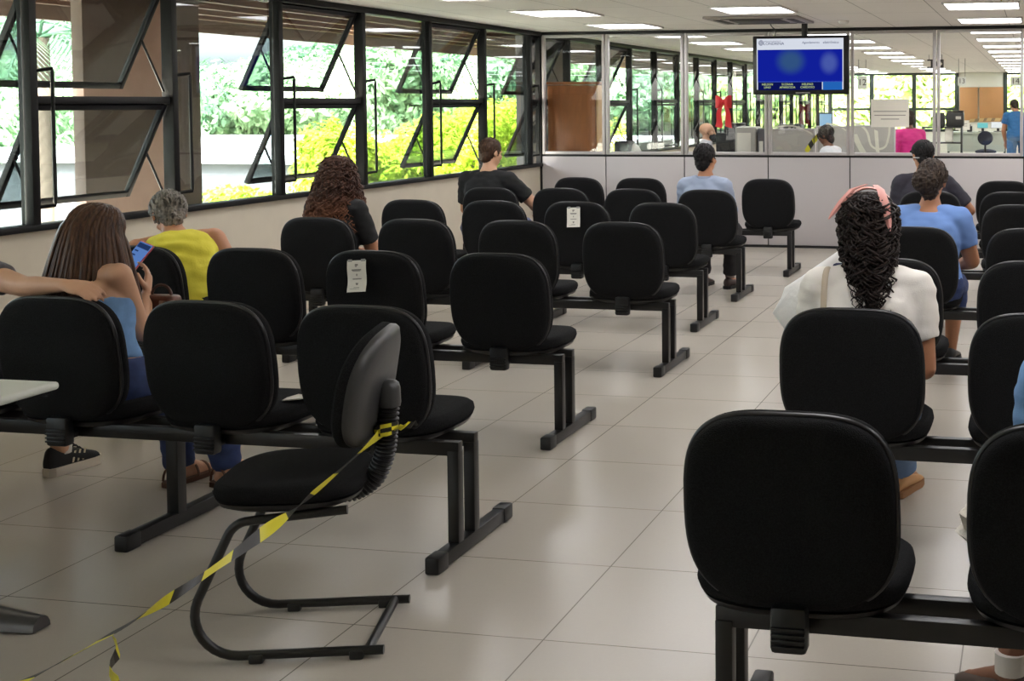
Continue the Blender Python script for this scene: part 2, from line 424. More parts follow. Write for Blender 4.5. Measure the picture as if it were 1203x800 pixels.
# air conditioning cassette + detector
ac = thing('ceiling_air_conditioner', (-2.66, 12.25, CZ), 'grey square air conditioning cassette flush in the ceiling above the screen', 'air conditioner')
ACM = mat('cassette_grey', (158, 150, 146), .6); ACD = mat('cassette_slot', (70, 64, 62), .7)
MB().box((0, 0, -.012), (.92, .92, .024), .008).build('cassette_panel', ACM, ac)
MB().box((0, 0, -.027), (.5, .5, .008), .003).build('intake_grille', ACD, ac)
for c, d in (((0, -.36, -.026), (.6, .07, .006)), ((0, .36, -.026), (.6, .07, .006)), ((-.36, 0, -.026), (.07, .6, .006)), ((.36, 0, -.026), (.07, .6, .006))):
    MB().box(c, d, .002).build('air_slot', ACD, ac)
sm = MB().lathe([(.001, 0), (.055, 0), (.055, -.015), (.045, -.03), (.02, -.036), (.001, -.036)], (0, 0, 0)).build('smoke_detector', LFR)
sm.location = (-1.9, 12.7, CZ); tag(sm, 'small round white smoke detector on the ceiling right of the cassette', 'smoke detector')
# ---------------------------------------------------------------- beam seating
def sup(a, b, n1, n2, N=56, taper=0.0):
    pts = []
    for i in range(N):
        t = 2 * PI * i / N; c, s_ = math.cos(t), math.sin(t)
        n = n1 if s_ >= 0 else n2
        x = a * math.copysign(abs(c) ** (2 / n), c); z = b * math.copysign(abs(s_) ** (2 / n), s_)
        x *= 1 - taper * max(0, z / b) ** 2
        pts.append((x, z))
    return pts
def pad(prof, a, b, n1, n2, plane, curve=None, taper=0.0, N=56):
    """closed pad; prof = list of (depth, inset); plane maps (u, w, depth) to a point"""
    mb = MB(); rings = []
    for d, ins in prof:
        rings.append([plane(x, z, d) for x, z in sup(a - ins, b - ins, n1, n2, N, taper)])
    return mb.ring_loft(rings, True)
TILT = .06 / .46
def backplane(u, w, d):           # local to the back: u across, w up from its middle, d forwards
    y = d + .22 * u * u - TILT * w + .10 * (w - .02) ** 2
    return V((u, y, w))
A_, B_ = .245, .232
def inset_fill(mb_prof): return mb_prof
SHELL_ME = pad([(.004, .20), (.001, .12), (0, .05), (.002, .02), (.008, .006), (.02, 0), (.034, .0)], A_, B_, 3.7, 2.9, backplane, taper=.05).mesh('back_shell', SHELL, 60)
CUSH_ME = pad([(.036, .004), (.042, -.002), (.06, -.006), (.08, -.002), (.094, .012), (.100, .04), (.101, .10), (.100, .2)], A_, B_, 3.7, 2.9, backplane, taper=.05).mesh('backrest', FABRIC, 60)
tr = MB(); ring = [backplane(x, z, .035) for x, z in sup(A_ + .002, B_ + .002, 3.7, 2.9, 72, .05)]
tr.ring_loft([[p + V((math.cos(2 * PI * k / 8) * .0, math.sin(2 * PI * k / 8) * .008, 0)) + (V((p.x, 0, p.z)).normalized() * (math.cos(2 * PI * k / 8) * .007)) for p in ring] for k in range(9)], False)
TRIM_ME = tr.mesh('edge_trim', TRIM, 60)
bk = MB()
bk.box((0, .035, -.265), (.086, .05, .11), .012)
for q in range(4): bk.box((0, .008, -.300 + q * .014), (.078, .01, .006), .002)
bk.box((0, .10, -.29), (.06, .14, .02), .004)
BRK_ME = bk.mesh('back_bracket', PLAST)
def seatplane(u, w, d):           # u across, w forwards, d up
    return V((u, w, d - .10 * max(0, w - .10) ** 2 * 2 + .10 * u * u))
SEAT_ME = pad([(.012, .10), (.012, .02), (.018, .004), (.035, -.002), (.055, .002), (.066, .016), (.070, .05), (.068, .13), (.067, .2)], .260, .236, 3.0, 3.2, seatplane).mesh('seat', FABRIC, 60)
PAN_ME = pad([(-.022, .09), (-.018, .05), (-.004, .016), (.010, .008), (.012, .012)], .260, .236, 3.0, 3.2, seatplane).mesh('seat_pan', PLAST, 60)
lg = MB()
for y in (.185, .315): lg.box((0, y, .215), (.042, .042, .33), .003)
LEG_ME = lg.mesh('leg', STEEL)
LEG1_ME = MB().box((0, .305, .215), (.05, .05, .33), .003).mesh('leg', STEEL)
FOOT_ME = MB().box((0, .31, .031), (.046, .56, .05), .004).mesh('foot', STEEL)
CAP_ME = MB().box((0, 0, .031), (.054, .08, .06), .008).mesh('foot_cap', PLAST)
def bench(name, lx, y0, off, pitch, n, legs, label, group):
    t = thing(name, (lx, y0, 0), label, 'bench', group)
    sg = 1 if pitch > 0 else -1
    xs = [off + pitch * k for k in range(n)]
    lo, hi = min(xs + legs), max(xs + legs)
    for y in (.185, .315):
        MB().box(((lo + hi) / 2, y, .388), (hi - lo + .042, .034, .05), .003).build('rail', STEEL, t)
    for x in legs:
        l = inst('leg', LEG_ME if x == legs[0] or x == legs[-1] else LEG1_ME, t, (x, 0, 0)); inst('foot', FOOT_ME, l); [inst('foot_cap', CAP_ME, l, (0, y, 0)) for y in (.035, .585)]
    for x in xs:
        s = inst('seat', SEAT_ME, t, (x, .355, .400 + .017)); inst('seat_pan', PAN_ME, s)
        b = inst('backrest', CUSH_ME, t, (x, .075, .663))
        inst('back_shell', SHELL_ME, b); inst('edge_trim', TRIM_ME, b); inst('back_bracket', BRK_ME, b)
    return t
LB = [(-2.01, 3.97, -.31, -.612), (-2.22, 5.52, -.27, -.645), (-2.17, 7.13, -.245, -.665), (-2.35, 8.60, -.255, -.64), (-2.39, 9.98, -.25, -.63), (-2.26, 11.5, -.19, -.62)]
RB = [(-.72, 2.72, .17, .655), (-.79, 4.2, .17, .65), (-.83, 5.63, .17, .655), (-.85, 7.12, .17, .655), (-.93, 8.8, .17, .64), (-1.0, 10.07, .17, .64), (-1.08, 11.5, .17, .63)]
LLAB = ['nearest row of four black seats left of the aisle, behind the cantilever chair',
        'second row of black seats left of the aisle, larger white notice on one back',
        'third row of black seats left of the aisle, curly haired person at its end',
        'fourth row of black seats left of the aisle, smaller white notice on one back',
        'fifth row of black seats left of the aisle, under the person in pale blue',
        'empty row of four black seats left of the aisle, nearest the partition']
RLAB = ['nearest row of black seats right of the aisle, its backs largest in view',
        'second row of black seats right of the aisle, under the person in white',
        'third row of black seats right of the aisle, just ahead of the person in white',
        'fourth row of black seats right of the aisle, under the person in blue top',
        'fifth row of black seats right of the aisle, just behind the person in black cap',
        'sixth row of black seats right of the aisle, under the person in black cap',
        'last row of black seats right of the aisle, nearest the partition']
for (lx, y0, off, p_), lab in zip(LB, LLAB): bench('beam_seating', lx, y0, off, p_, 4, [0, -1.2, -2.4], lab, 'rows of seats left of the aisle')
for (lx, y0, off, p_), lab in zip(RB, RLAB): bench('beam_seating', lx, y0, off, p_, 3, [0, 1.5], lab, 'rows of seats right of the aisle')
def seatpos(L, r, k):
    lx, y0, off, p_ = L[r]; return lx + off + p_ * k, y0

# notices taped on seat backs
def notice(x, y, z, w, h, tilt, label, curl):
    t = thing('paper_notice', (x, y, z), label, 'notice', 'notices on seat backs'); t.rotation_euler = (rad(-7), rad(tilt), 0)
    mb = MB(); N = 12; rings = []
    def yy(s): return -.004 - curl * (.5 + .5 * math.sin(s * 7.0 + .4)) * (.3 + s * .7)
    for side in (0, 1):
        pass
    fr = [[(-w / 2, yy(i / N), h * (.5 - i / N)), (w / 2, yy(i / N), h * (.5 - i / N)), (w / 2, yy(i / N) + .001, h * (.5 - i / N)), (-w / 2, yy(i / N) + .001, h * (.5 - i / N))] for i in range(N + 1)]
    sh = mb.ring_loft(fr, True).build('sheet', PAPER, t, 60)
    pr = MB()
    def bar(u, v, bw, bh): pr.box((u * w, yy(.5 - v) - .0012, v * h), (bw * w, .0008, bh * h))
    for u, v, bw, bh in ((0, .36, .16, .05), (-.02, .31, .10, .03), (0, .20, .5, .035), (0, .165, .42, .02), (0.0, .04, .05, .07), (0, -.09, .46, .03), (0, -.36, .3, .015), (-.1, -.40, .5, .012)): bar(u, v, bw, bh)
    hp = [(0, -.5), (.5, .1), (.45, .38), (.25, .45), (0, .25), (-.25, .45), (-.45, .38), (-.5, .1)]
    y_ = yy(.5 + .25) - .0012
    pr.add([(q[0] * .13 * w, y_, -.26 * h + q[1] * .12 * h) for q in hp], [list(range(8))])
    pr.build('print', INKL, sh)
    tp = MB()
    for u in (-.35, .35): tp.box((u * w, yy(0) - .001, .5 * h), (.022, .0006, .012))
    tp.build('clear_tape_strip', mat('tape_strip', (170, 166, 160), .3), sh)
x, y = seatpos(LB, 1, 1); notice(x - .045, y + .045, .783, .098, .150, -4, 'white notice taped on the second seat back of the second left row, curling forward', .012)
x, y = seatpos(LB, 3, 1); notice(x + .0, y + .045, .792, .098, .140, -2, 'smaller looking white notice on a seat back farther ahead, fourth left row', .004)

# white scrap on a seat of the first left row
x, y = seatpos(LB, 0, 1)
sc = MB(); q = [(-.05, -.03, .001), (.03, -.035, .012), (.06, .0, .02), (.05, .03, .006), (-.02, .035, .012), (-.055, .01, .003)]
sc.ring_loft([[(a, b, c) for a, b, c in q], [(a * .97, b * .97, c + .004) for a, b, c in q]], True)
o = sc.build('paper_scrap', PAPER); o.location = (x + .215, y + .345, .492); tag(o, 'crumpled white paper scrap lying on a front row seat', 'paper scrap')

# ---------------------------------------------------------------- cantilever visitor chair
vc = thing('cantilever_chair', (-2.13, 3.465, 0), 'black cantilever visitor chair turned sideways with barrier tape tied to its ribbed back post', 'chair', rz=math.atan2(.958, -.285) + 0)
# local +y = facing direction (-.958,-.285); local x = its right hand side
vc.rotation_euler = (0, 0, math.atan2(-.285, -.958) - PI / 2)
def arc(c, r, a0, a1, n, ax1, ax2):
    return [V(c) + V(ax1) * (r * math.cos(a0 + (a1 - a0) * i / n)) + V(ax2) * (r * math.sin(a0 + (a1 - a0) * i / n)) for i in range(n + 1)]
for sx, back in ((-.19, -.235), (.19, -.235)):
    pts = [V((sx, back, .022)), V((sx, .17, .022))]
    pts += arc((sx, .17, .142), .12, -PI / 2, rad(23), 10, (0, 1, 0), (0, 0, 1))
    e = pts[-1]; top = V((sx, e.y - .085, .37))
    pts += [e.lerp(top, .5), top]
    c = top + V((0, -.06, .01))
    pts += arc((sx, top.y - .07 * math.cos(rad(23)), .37 - .07 * math.sin(rad(23))), .07, rad(23), PI / 2, 6, (0, 1, 0), (0, 0, 1))[1:]
    pts += [V((sx * .9, top.y - .33, .43))]
    MB().tube(pts, .0135, 12).build('tube_frame', STEEL, vc)
    for yy_ in (.12, -.16): MB().box((sx, yy_, .014), (.036, .04, .026), .005).build('floor_glide', PLAST, vc)
MB().tube([(-.19, -.19, .022), (.19, -.19, .022)], .0135, 12).build('cross_bar', STEEL, vc)
MB().tube([(-.175, .02, .425), (.175, .02, .425)], .012, 12).build('cross_bar', STEEL, vc)
s = inst('seat', SEAT_ME.copy(), vc, (0, .055, .445)); s.scale = (.85, .90, .95)
p_ = inst('seat_pan', PAN_ME, s)
bel = [V((0, -.06, .432)), V((0, -.12, .437)), V((.0, -.175, .475)), V((0, -.205, .545)), V((0, -.215, .62)), V((0, -.22, .70))]
def spl(P_, n):
    out = []
    for i in range(len(P_) - 1):
        p0, p1, p2, p3 = P_[max(0, i - 1)], P_[i], P_[i + 1], P_[min(len(P_) - 1, i + 2)]
        for k in range(n):
            t = k / n; out.append(.5 * ((2 * p1) + (p2 - p0) * t + (2 * p0 - 5 * p1 + 4 * p2 - p3) * t * t + (3 * p1 - p0 - 3 * p2 + p3) * t ** 3))
    out.append(P_[-1]); return out
bp_ = spl(bel, 24)
be = MB().tube(bp_, [.026 + (.006 if i % 4 in (0, 1) else 0) for i in range(len(bp_))], 18, up=V((1, 0, 0))).build('ribbed_back_post', PLAST, vc)
MB().lathe([(.001, .0), (.034, 0), (.036, .01), (.034, .055), (.03, .07), (.02, .078), (.001, .08)], (0, -.22, .69), 20).build('post_cap', mat('grey_cap_plastic', (58, 58, 58), .4), be)
# backrest: a narrow curved pad, seen almost edge on
def vplane(u, w, d): return V((u, d * 1.0 + .55 * u * u - .12 * w, w))
vb = pad([(-.004, .18), (-.005, .08), (-.004, .03), (.004, .006), (.014, 0), (.026, 0)], .205, .175, 2.6, 2.6, vplane).mesh('back_shell', mat('grey_shell_plastic', (52, 52, 52), .42), 60)
vcu = pad([(.028, .002), (.036, -.003), (.05, -.003), (.062, .008), (.068, .04), (.068, .1), (.067, .16)], .205, .175, 2.6, 2.6, vplane).mesh('backrest', FABRIC, 60)
b = inst('backrest', vcu, vc, (.0, -.205, .755)); b.rotation_euler = (rad(4), rad(-5), rad(-6))
inst('back_shell', vb, b)

# ---------------------------------------------------------------- table at the left edge with its grey foot
tb = thing('white_table', (-3.6, 2.85, 0), 'white laminate table corner with grey metal foot at the left edge', 'table')
MB().box((0, 0, .728), (1.22, 1.2, .026), .012, seg=3).build('tabletop', mat('white_laminate', (206, 208, 200), .45), tb)
GM = mat('grey_cast_foot', (92, 90, 90), .35, .5)
for sy in (1,):
    MB().tube([(.0, .1, .05), (.0, .1, .715)], .035, 16).build('column', GM, tb)
ft = MB()
rg = []
for i in range(9):
    t = i / 8; x = -.62 + 1.245 * t; w = .055 * (1 - .1 * t) ; h = .068 - .012 * t
    if i == 8: w, h = .036, .04
    rg.append([(x, .48 + math.cos(a) * w, .004 + max(0, math.sin(a)) * h) for a in [2 * PI * k / 16 for k in range(16)]])
ft.ring_loft(rg, True).build('foot', GM, tb)
ft2 = MB().box((0, .3, .03), (.05, .4, .05), .01).build('foot_spar', GM, tb)

# ---------------------------------------------------------------- barrier tape
Rz = vc.rotation_euler.to_matrix()
knot = V(vc.location) + Rz @ V((-.02, -.215, .628))
def ray_pt(px, py, z=None, Y=None):
    d = fw + cr * ((px - PX) / F_) - cu_ * ((py - PY) / F_)
    t = (z - H) / d.z if z is not None else Y / d.y
    return V((0, 0, H)) + d * t
tp = MB(); end = ray_pt(-60, 842, Y=2.25); kn2 = None
def stripe_ribbon(A, B, w, tw0, tw1, n, mb, per=.072, sag=0):
    d = (B - A); L = d.length; d.normalize(); _, a, b = frame_from(d)
    for i in range(n):
        def pt(s, u):
            k = int(s)
            t = s / n; ang = tw0 + (tw1 - tw0) * t + .5 * math.sin(t * 21)
            ww = w * (.72 + .28 * math.cos(t * 17 + 1))
            return A + d * (L * t) + V((0, 0, -sag * 4 * t * (1 - t))) + (a * math.cos(ang) + b * math.sin(ang)) * (ww * u)
        # diagonal stripes: the lower edge lags the upper one
        m = 0 if int(((i + .0) / n) * L / per * 2) % 2 == 0 else 1
        q = [pt(i, -.5), pt(i + 1, -.5), pt(min(n, i + 1 + 3.2), .5), pt(min(n, i + 3.2), .5)]
        nrm = (q[1] - q[0]).cross(q[3] - q[0]).normalized() * .0007
        mb.add(q + [p + nrm for p in q], [[0, 1, 2, 3], [7, 6, 5, 4], [0, 4, 5, 1], [1, 5, 6, 2], [2, 6, 7, 3], [3, 7, 4, 0]], m)
stripe_ribbon(knot, end, .038, 1.2, 7.4, 170, tp, per=.19, sag=.07)
MIDT = .70
mid = knot.lerp(end, MIDT) + V((0, 0, -.07 * 4 * MIDT * (1 - MIDT)))
t_end = mid + V((-.02, .0, -.30))
qp = thing('queue_post', (end.x - .03, end.y, 0), 'grey queue post the barrier tape is tied to, just outside the left edge', 'post')
MB().lathe([(.001, 0), (.15, 0), (.15, .015), (.03, .03), (.001, .03)], (0, 0, 0)).build('base', GM, qp); MB().lathe([(.022, .03), (.022, .80), (.03, .81), (.03, .84), (.001, .85)], (0, 0, 0)).build('pole', GM, qp)
stripe_ribbon(mid, t_end, .05, .3, 1.4, 24, tp)
# wraps round the post and a loose tail
for k in range(3):
    ring = [knot + V((math.cos(a) * .036, math.sin(a) * .036, .006 * k - .01 + .008 * math.sin(a + k))) for a in [2 * PI * j / 20 for j in range(21)]]
    o_ = len(tp.v)
    for j in range(20):
        p, q = ring[j], ring[j + 1]; hh = V((0, 0, .012))
        tp.add([p, q, q + hh, p + hh], [[0, 1, 2, 3]], 0 if (j // 3 + k) % 2 else 1)
stripe_ribbon(knot + V((.03, -.02, 0)), knot + V((.085, .03, .012)), .022, .5, 2, 12, tp)
o = tp.build('barrier_tape', [YEL, BLK]); tag(o, 'yellow and black barrier tape running from the visitor chair to the lower left floor', 'barrier tape')
# ---------------------------------------------------------------- people
SK_L = mat('skin_light', (205, 158, 128), .55, bump=.03, bscale=300, var=.05, vscale=8)
SK_M = mat('skin_tan', (176, 122, 90), .55, bump=.03, bscale=300, var=.05, vscale=8)
SK_D = mat('skin_brown', (120, 78, 56), .55, bump=.03, bscale=300, var=.05, vscale=8)
EYEW = mat('eye_white', (225, 222, 216), .3); EYED = mat('eye_iris', (40, 28, 22), .3)
LIP = mat('lip', (150, 84, 76), .5)
def ik(a, t, l1, l2, pole):
    d = t - a; L = min(d.length, (l1 + l2) * .995); d.normalize(); t2 = a + d * L
    x = (l1 * l1 - l2 * l2 + L * L) / (2 * L); h = math.sqrt(max(0, l1 * l1 - x * x))
    p = pole - d * pole.dot(d)
    if p.length < 1e-4: p = V((0, 0, -1)) - d * (-d.z)
    p.normalize(); return a + d * x + p * h, t2
def rot2(f, u, ang):              # tip up-vector towards f by ang
    return u * math.cos(ang) + f * math.sin(ang)
class Fig:
    """seated or standing person; every joint in coordinates local to the person's base"""
    def __init__(s, base, heading, hz=.54, sc=1.0, lean=(4, 8, 10), side=0, twist=0, head=(0, 0, 0), wf=1.0, df=1.0, arm=1.0,
                 wr=None, wl=None, poleR=None, poleL=None, ankR=None, ankL=None, kneeR=None, kneeL=None, stand=False, hd=1.0):
        s.base = V(base); s.sc = sc; s.wf = wf; s.df = df; s.am = arm; s.hd = hd
        h = rad(heading); s.f = V((-math.sin(h), math.cos(h), 0)); s.r = V((math.cos(h), math.sin(h), 0)); up = V((0, 0, 1))
        s.P = V((0, 0, hz)); sl = math.tan(rad(side))
        def d(a): return (rot2(s.f, up, rad(a)) + s.r * sl).normalized()
        s.d1, s.d2, s.d3 = d(lean[0]), d(lean[1]), d(lean[2])
        s.S1 = s.P + s.d1 * .195 * sc; s.C7 = s.S1 + s.d2 * .275 * sc; s.N = s.C7 + s.d3 * .062 * sc
        t = rad(twist); s.r2 = s.r * math.cos(t) + s.f * math.sin(t)
        s.r2 = (s.r2 - s.d2 * s.r2.dot(s.d2)).normalized(); s.f2 = s.d2.cross(s.r2) * 1.0
        # head frame: yaw (left +), pitch (down +), roll (to the right +)
        y = rad(head[0]) + t; hf = s.f * math.cos(y) - s.r * math.sin(y); hr = s.r * math.cos(y) + s.f * math.sin(y); hu = up
        p = rad(head[1]); hu, hf = hu * math.cos(p) + hf * math.sin(p), hf * math.cos(p) - hu * math.sin(p)
        q = rad(head[2]); hu, hr = hu * math.cos(q) + hr * math.sin(q), hr * math.cos(q) - hu * math.sin(q)
        s.hu, s.hf, s.hr = hu, hf, hr; s.Hc = s.N + hu * .090 * sc * hd; s.HR = M((hr, hf, hu)).transposed()
        sh = .165 * sc * wf; sp = s.at(.40 * sc)
        s.shR = sp + s.r2 * sh; s.shL = sp - s.r2 * sh
        def loc(q): return V(q) - s.base
        lapR = s.P + s.f * .30 + s.r * .07 + up * .10; lapL = s.P + s.f * .30 - s.r * .07 + up * .10
        if stand: lapR = s.shR + V((0, 0, -.52)) + s.f * .1; lapL = s.shL + V((0, 0, -.52)) + s.f * .1
        l1, l2 = .285 * sc, .25 * sc
        s.elR, s.wrR = ik(s.shR, loc(wr) if wr else lapR, l1, l2, V(poleR) if poleR else (s.r * .6 - s.f * .4 - up))
        s.elL, s.wrL = ik(s.shL, loc(wl) if wl else lapL, l1, l2, V(poleL) if poleL else (-s.r * .6 - s.f * .4 - up))
        s.hipR = s.P + s.r * .09 * wf * sc; s.hipL = s.P - s.r * .09 * wf * sc
        th, sn = .43 * sc, .42 * sc
        if stand:
            aR = s.hipR + V((0, 0, .08 - hz)) + s.f * .02; aL = s.hipL + V((0, 0, .08 - hz)) - s.f * .02
            pole = s.f
        else:
            aR = V((0, 0, .085)) + s.hipR * 1.0 + s.f * .44; aR.z = .085; aL = s.hipL + s.f * .40; aL.z = .085; pole = s.f + up * 1.2
        if ankR: aR = loc(ankR)
        if ankL: aL = loc(ankL)
        s.knR, s.akR = ik(s.hipR, aR, th, sn, pole + s.r * .15); s.knL, s.akL = ik(s.hipL, aL, th, sn, pole - s.r * .15)
        s.toeR = s.f; s.toeL = s.f
    def at(s, t):
        a = .195 * s.sc; b = .275 * s.sc
        if t <= a: return s.P + s.d1 * t
        if t <= a + b: return s.S1 + s.d2 * (t - a)
        return s.C7 + s.d3 * (t - a - b)
    def fr(s, t):
        a = .195 * s.sc; k = min(1, max(0, t / (.42 * s.sc)))
        d = (s.d1.lerp(s.d2, min(1, max(0, (t - a + .1) / .2))) if t < .44 * s.sc else s.d2.lerp(s.d3, min(1, (t - .44 * s.sc) / .05))).normalized()
        r = s.r.lerp(s.r2, k); r = (r - d * r.dot(d)).normalized(); return d, r, d.cross(r)
    def torso(s, mb, off=0, t0=-.11, t1=.52, belly=0):
        prof = [(-.11, .12, .10), (-.06, .165, .125), (.0, .178, .135), (.06, .170, .128), (.15, .148, .112), (.23, .155, .116), (.31, .164, .120), (.36, .162, .112), (.40, .146, .098), (.435, .108, .082), (.465, .074, .066), (.52, .056, .058)]
        rings = []
        for t, rx, ry in prof:
            if t < t0 - 1e-6 or t > t1 + 1e-6: continue
            T = t * s.sc; c = s.at(T) if t >= 0 else s.P + s.d1 * T; d, r, f = s.fr(T)
            rx = rx * s.sc * (s.wf if t < .44 else 1) + off; ry = ry * s.sc * (s.df if t < .44 else 1) + off
            cc = c + f * (belly * max(0, 1 - abs(t - .1) / .2) + .012 * (t > .2))
            rings.append([cc + r * (math.copysign(abs(math.cos(a)) ** .85, math.cos(a)) * rx) + f * (math.copysign(abs(math.sin(a)) ** .85, math.sin(a)) * ry) for a in [2 * PI * k / 24 for k in range(24)]])
        mb.ring_loft(rings, True)
    def hand(s, mb, W, d, n, side, curl=35, spread=4, point=None):
        k = s.sc; d = d.normalized(); n = (n - d * n.dot(d)).normalized()
        th = d.cross(n) if side == 'R' else n.cross(d)       # thumb side
        rings = []
        for t, w, h in ((-.012, .024, .018), (.012, .030, .018), (.04, .040, .0165), (.07, .042, .015), (.088, .038, .012)):
            rings.append([W + d * t * k + th * (math.cos(a) * w * k) + n * (math.sin(a) * h * k) for a in [2 * PI * q / 14 for q in range(14)]])
        mb.ring_loft(rings, True)
        for i, (o, L) in enumerate(((.030, .070), (.010, .080), (-.010, .074), (-.029, .058))):
            b = W + (d * .080 + th * o) * k; dirv = (d + th * (o * spread)).normalized(); cl = rad(curl if not point or i not in point else point[i])
            ang = 0; r0_ = .0092 * k; p = b - dirv * .015 * k; q = b
            mb.cone(p, r0_, q, r0_, 10)
            for j, fr_ in enumerate((.45, .31, .24)):
                ang += cl * (.7 if j == 0 else 1.0)
                dv = dirv * math.cos(ang) + n * math.sin(ang); e = q + dv * L * fr_ * k
                mb.cone(q, r0_ - .0008 * j, e, r0_ - .0008 * (j + 1), 10); q = e
        b = W + (d * .022 + th * .030) * k; t1 = (d * .55 + th * .75 + n * .35).normalized(); t2 = (d * .85 + th * .35 + n * .45).normalized()
        e = b + t1 * .042 * k; mb.cone(b - t1 * .012 * k, .0135 * k, e, .0105 * k, 10); mb.cone(e, .0105 * k, e + t2 * .032 * k, .0085 * k, 10)
    def body(s, root, skin, voxel=.009, curlR=35, curlL=35, palmR=None, palmL=None, handR=None, handL=None, pointR=None):
        mb = MB(); k = s.sc; s.torso(mb)
        mb.cone(s.at(.41 * k), .062 * k, s.N, .054 * k); mb.cone(s.N, .054 * k, s.Hc, .052 * k)
        R = s.HR; c = s.Hc; k2 = k * s.hd
        mb.ell(c + R @ V((0, -.012, .030)) * k2, (.074 * k2, .094 * k2, .082 * k2), R); mb.ell(c + R @ V((0, .026, -.040)) * k2, (.056 * k2, .066 * k2, .070 * k2), R)
        mb.ell(c + R @ V((0, .050, -.082)) * k2, (.030 * k2, .032 * k2, .022 * k2), R)                       # chin
        mb.cone(c + R @ V((0, .082, .022)) * k2, .010 * k2, c + R @ V((0, .104, -.018)) * k2, .014 * k2)      # nose
        mb.ell(c + R @ V((0, .074, .034)) * k2, (.050 * k2, .020 * k2, .012 * k2), R)                        # brow
        mb.ell(c + R @ V((0, .088, -.052)) * k2, (.024 * k2, .012 * k2, .009 * k2), R)                       # lips
        for sx in (-1, 1):
            mb.ell(c + R @ V((sx * .078, -.008, .0)) * k2, (.009 * k2, .022 * k2, .033 * k2), R @ M.Rotation(sx * .35, 3, 'Z'))
            mb.ell(c + R @ V((sx * .040, .066, -.012)) * k2, (.022 * k2, .02 * k2, .02 * k2), R)
        for sh, el, wr, side, curl, palm, hd_, pt in ((s.shR, s.elR, s.wrR, 'R', curlR, palmR, handR, pointR), (s.shL, s.elL, s.wrL, 'L', curlL, palmL, handL, None)):
            am = s.am * k
            mb.cone(s.at(.42 * k) + (s.r2 if side == 'R' else -s.r2) * .07 * k, .056 * k, sh, .055 * am); mb.cone(sh, .058 * am, el, .043 * am)
            mid = el.lerp(wr, .3); mb.cone(el, .043 * am, mid, .042 * am); mb.cone(mid, .042 * am, wr, .026 * am)
            d = V(hd_) if hd_ else (wr - el).normalized(); n = V(palm) if palm else V((0, 0, -1)) + (-s.r if side == 'R' else s.r) * .3
            s.hand(mb, wr, d, n, side, curl, point=pt)
        for hp, kn, ak, toe in ((s.hipR, s.knR, s.akR, s.toeR), (s.hipL, s.knL, s.akL, s.toeL)):
            w = s.wf ** .5 * k
            mb.cone(hp, .088 * w, kn, .058 * w); m = kn.lerp(ak, .3); mb.cone(kn, .056 * w, m, .057 * w); mb.cone(m, .057 * w, ak, .035 * w)
            hl = ak - toe * .04 + V((0, 0, -.052)); mb.cone(ak, .035 * k, hl, .028 * k); mb.cone(hl, .027 * k, ak + toe * .15 + V((0, 0, -.06)), .02 * k); mb.cone(ak, .03 * k, ak + toe * .13 + V((0, 0, -.055)), .022 * k)
        b = rebuild('body', mb, voxel, skin, root, 3)
        ey = MB()
        for sx in (-1, 1): ey.ell(c + R @ V((sx * .033, .083, .010)) * k2, (.012 * k2, .007 * k2, .006 * k2), R, 12, 8)
        e = ey.build('eyes', EYED, b)
        return b
    def top(s, root, name, m, sleeve='short', off=.012, t0=-.03, t1=.465, belly=0, voxel=.010, disp=.008, sl=.55):
        mb = MB(); k = s.sc; s.torso(mb, off, t0, t1, belly)
        if sleeve != 'none':
            for sh, el, wr, side in ((s.shR, s.elR, s.wrR, 1), (s.shL, s.elL, s.wrL, -1)):
                am = s.am * k
                mb.cone(s.at(.42 * k) + s.r2 * side * .075 * k, .057 * k + off, sh, .057 * am + off)
                if sleeve == 'short':
                    e = sh.lerp(el, sl); mb.cone(sh, .057 * am + off, e, .054 * am + off, hemi=False); mb.ell(sh, (.056 * am + off,) * 3)
                else:
                    mb.cone(sh, .057 * am + off, el, .048 * am + off); q = el.lerp(wr, .3); mb.cone(el, .048 * am + off, q, .046 * am + off); mb.cone(q, .046 * am + off, el.lerp(wr, .93), .036 * am + off * .6, hemi=False)
        return rebuild(name, mb, voxel, m, root, 4, disp)
    def trousers(s, root, name, m, off=.014, frac=.93, voxel=.012, disp=.008, t1=.06):
        mb = MB(); k = s.sc; s.torso(mb, off, -.11, t1)
        for hp, kn, ak in ((s.hipR, s.knR, s.akR), (s.hipL, s.knL, s.akL)):
            w = s.wf ** .5 * k
            mb.cone(hp, .090 * w + off, kn, .062 * w + off); q = kn.lerp(ak, .3)
            if frac > .35:
                mb.cone(kn, .060 * w + off, q, .060 * w + off); mb.cone(q, .060 * w + off, kn.lerp(ak, frac), .05 * w + off, hemi=False)
            else: mb.cone(kn, .060 * w + off, kn.lerp(ak, frac), .06 * w + off, hemi=False)
        return rebuild(name, mb, voxel, m, root, 4, disp)
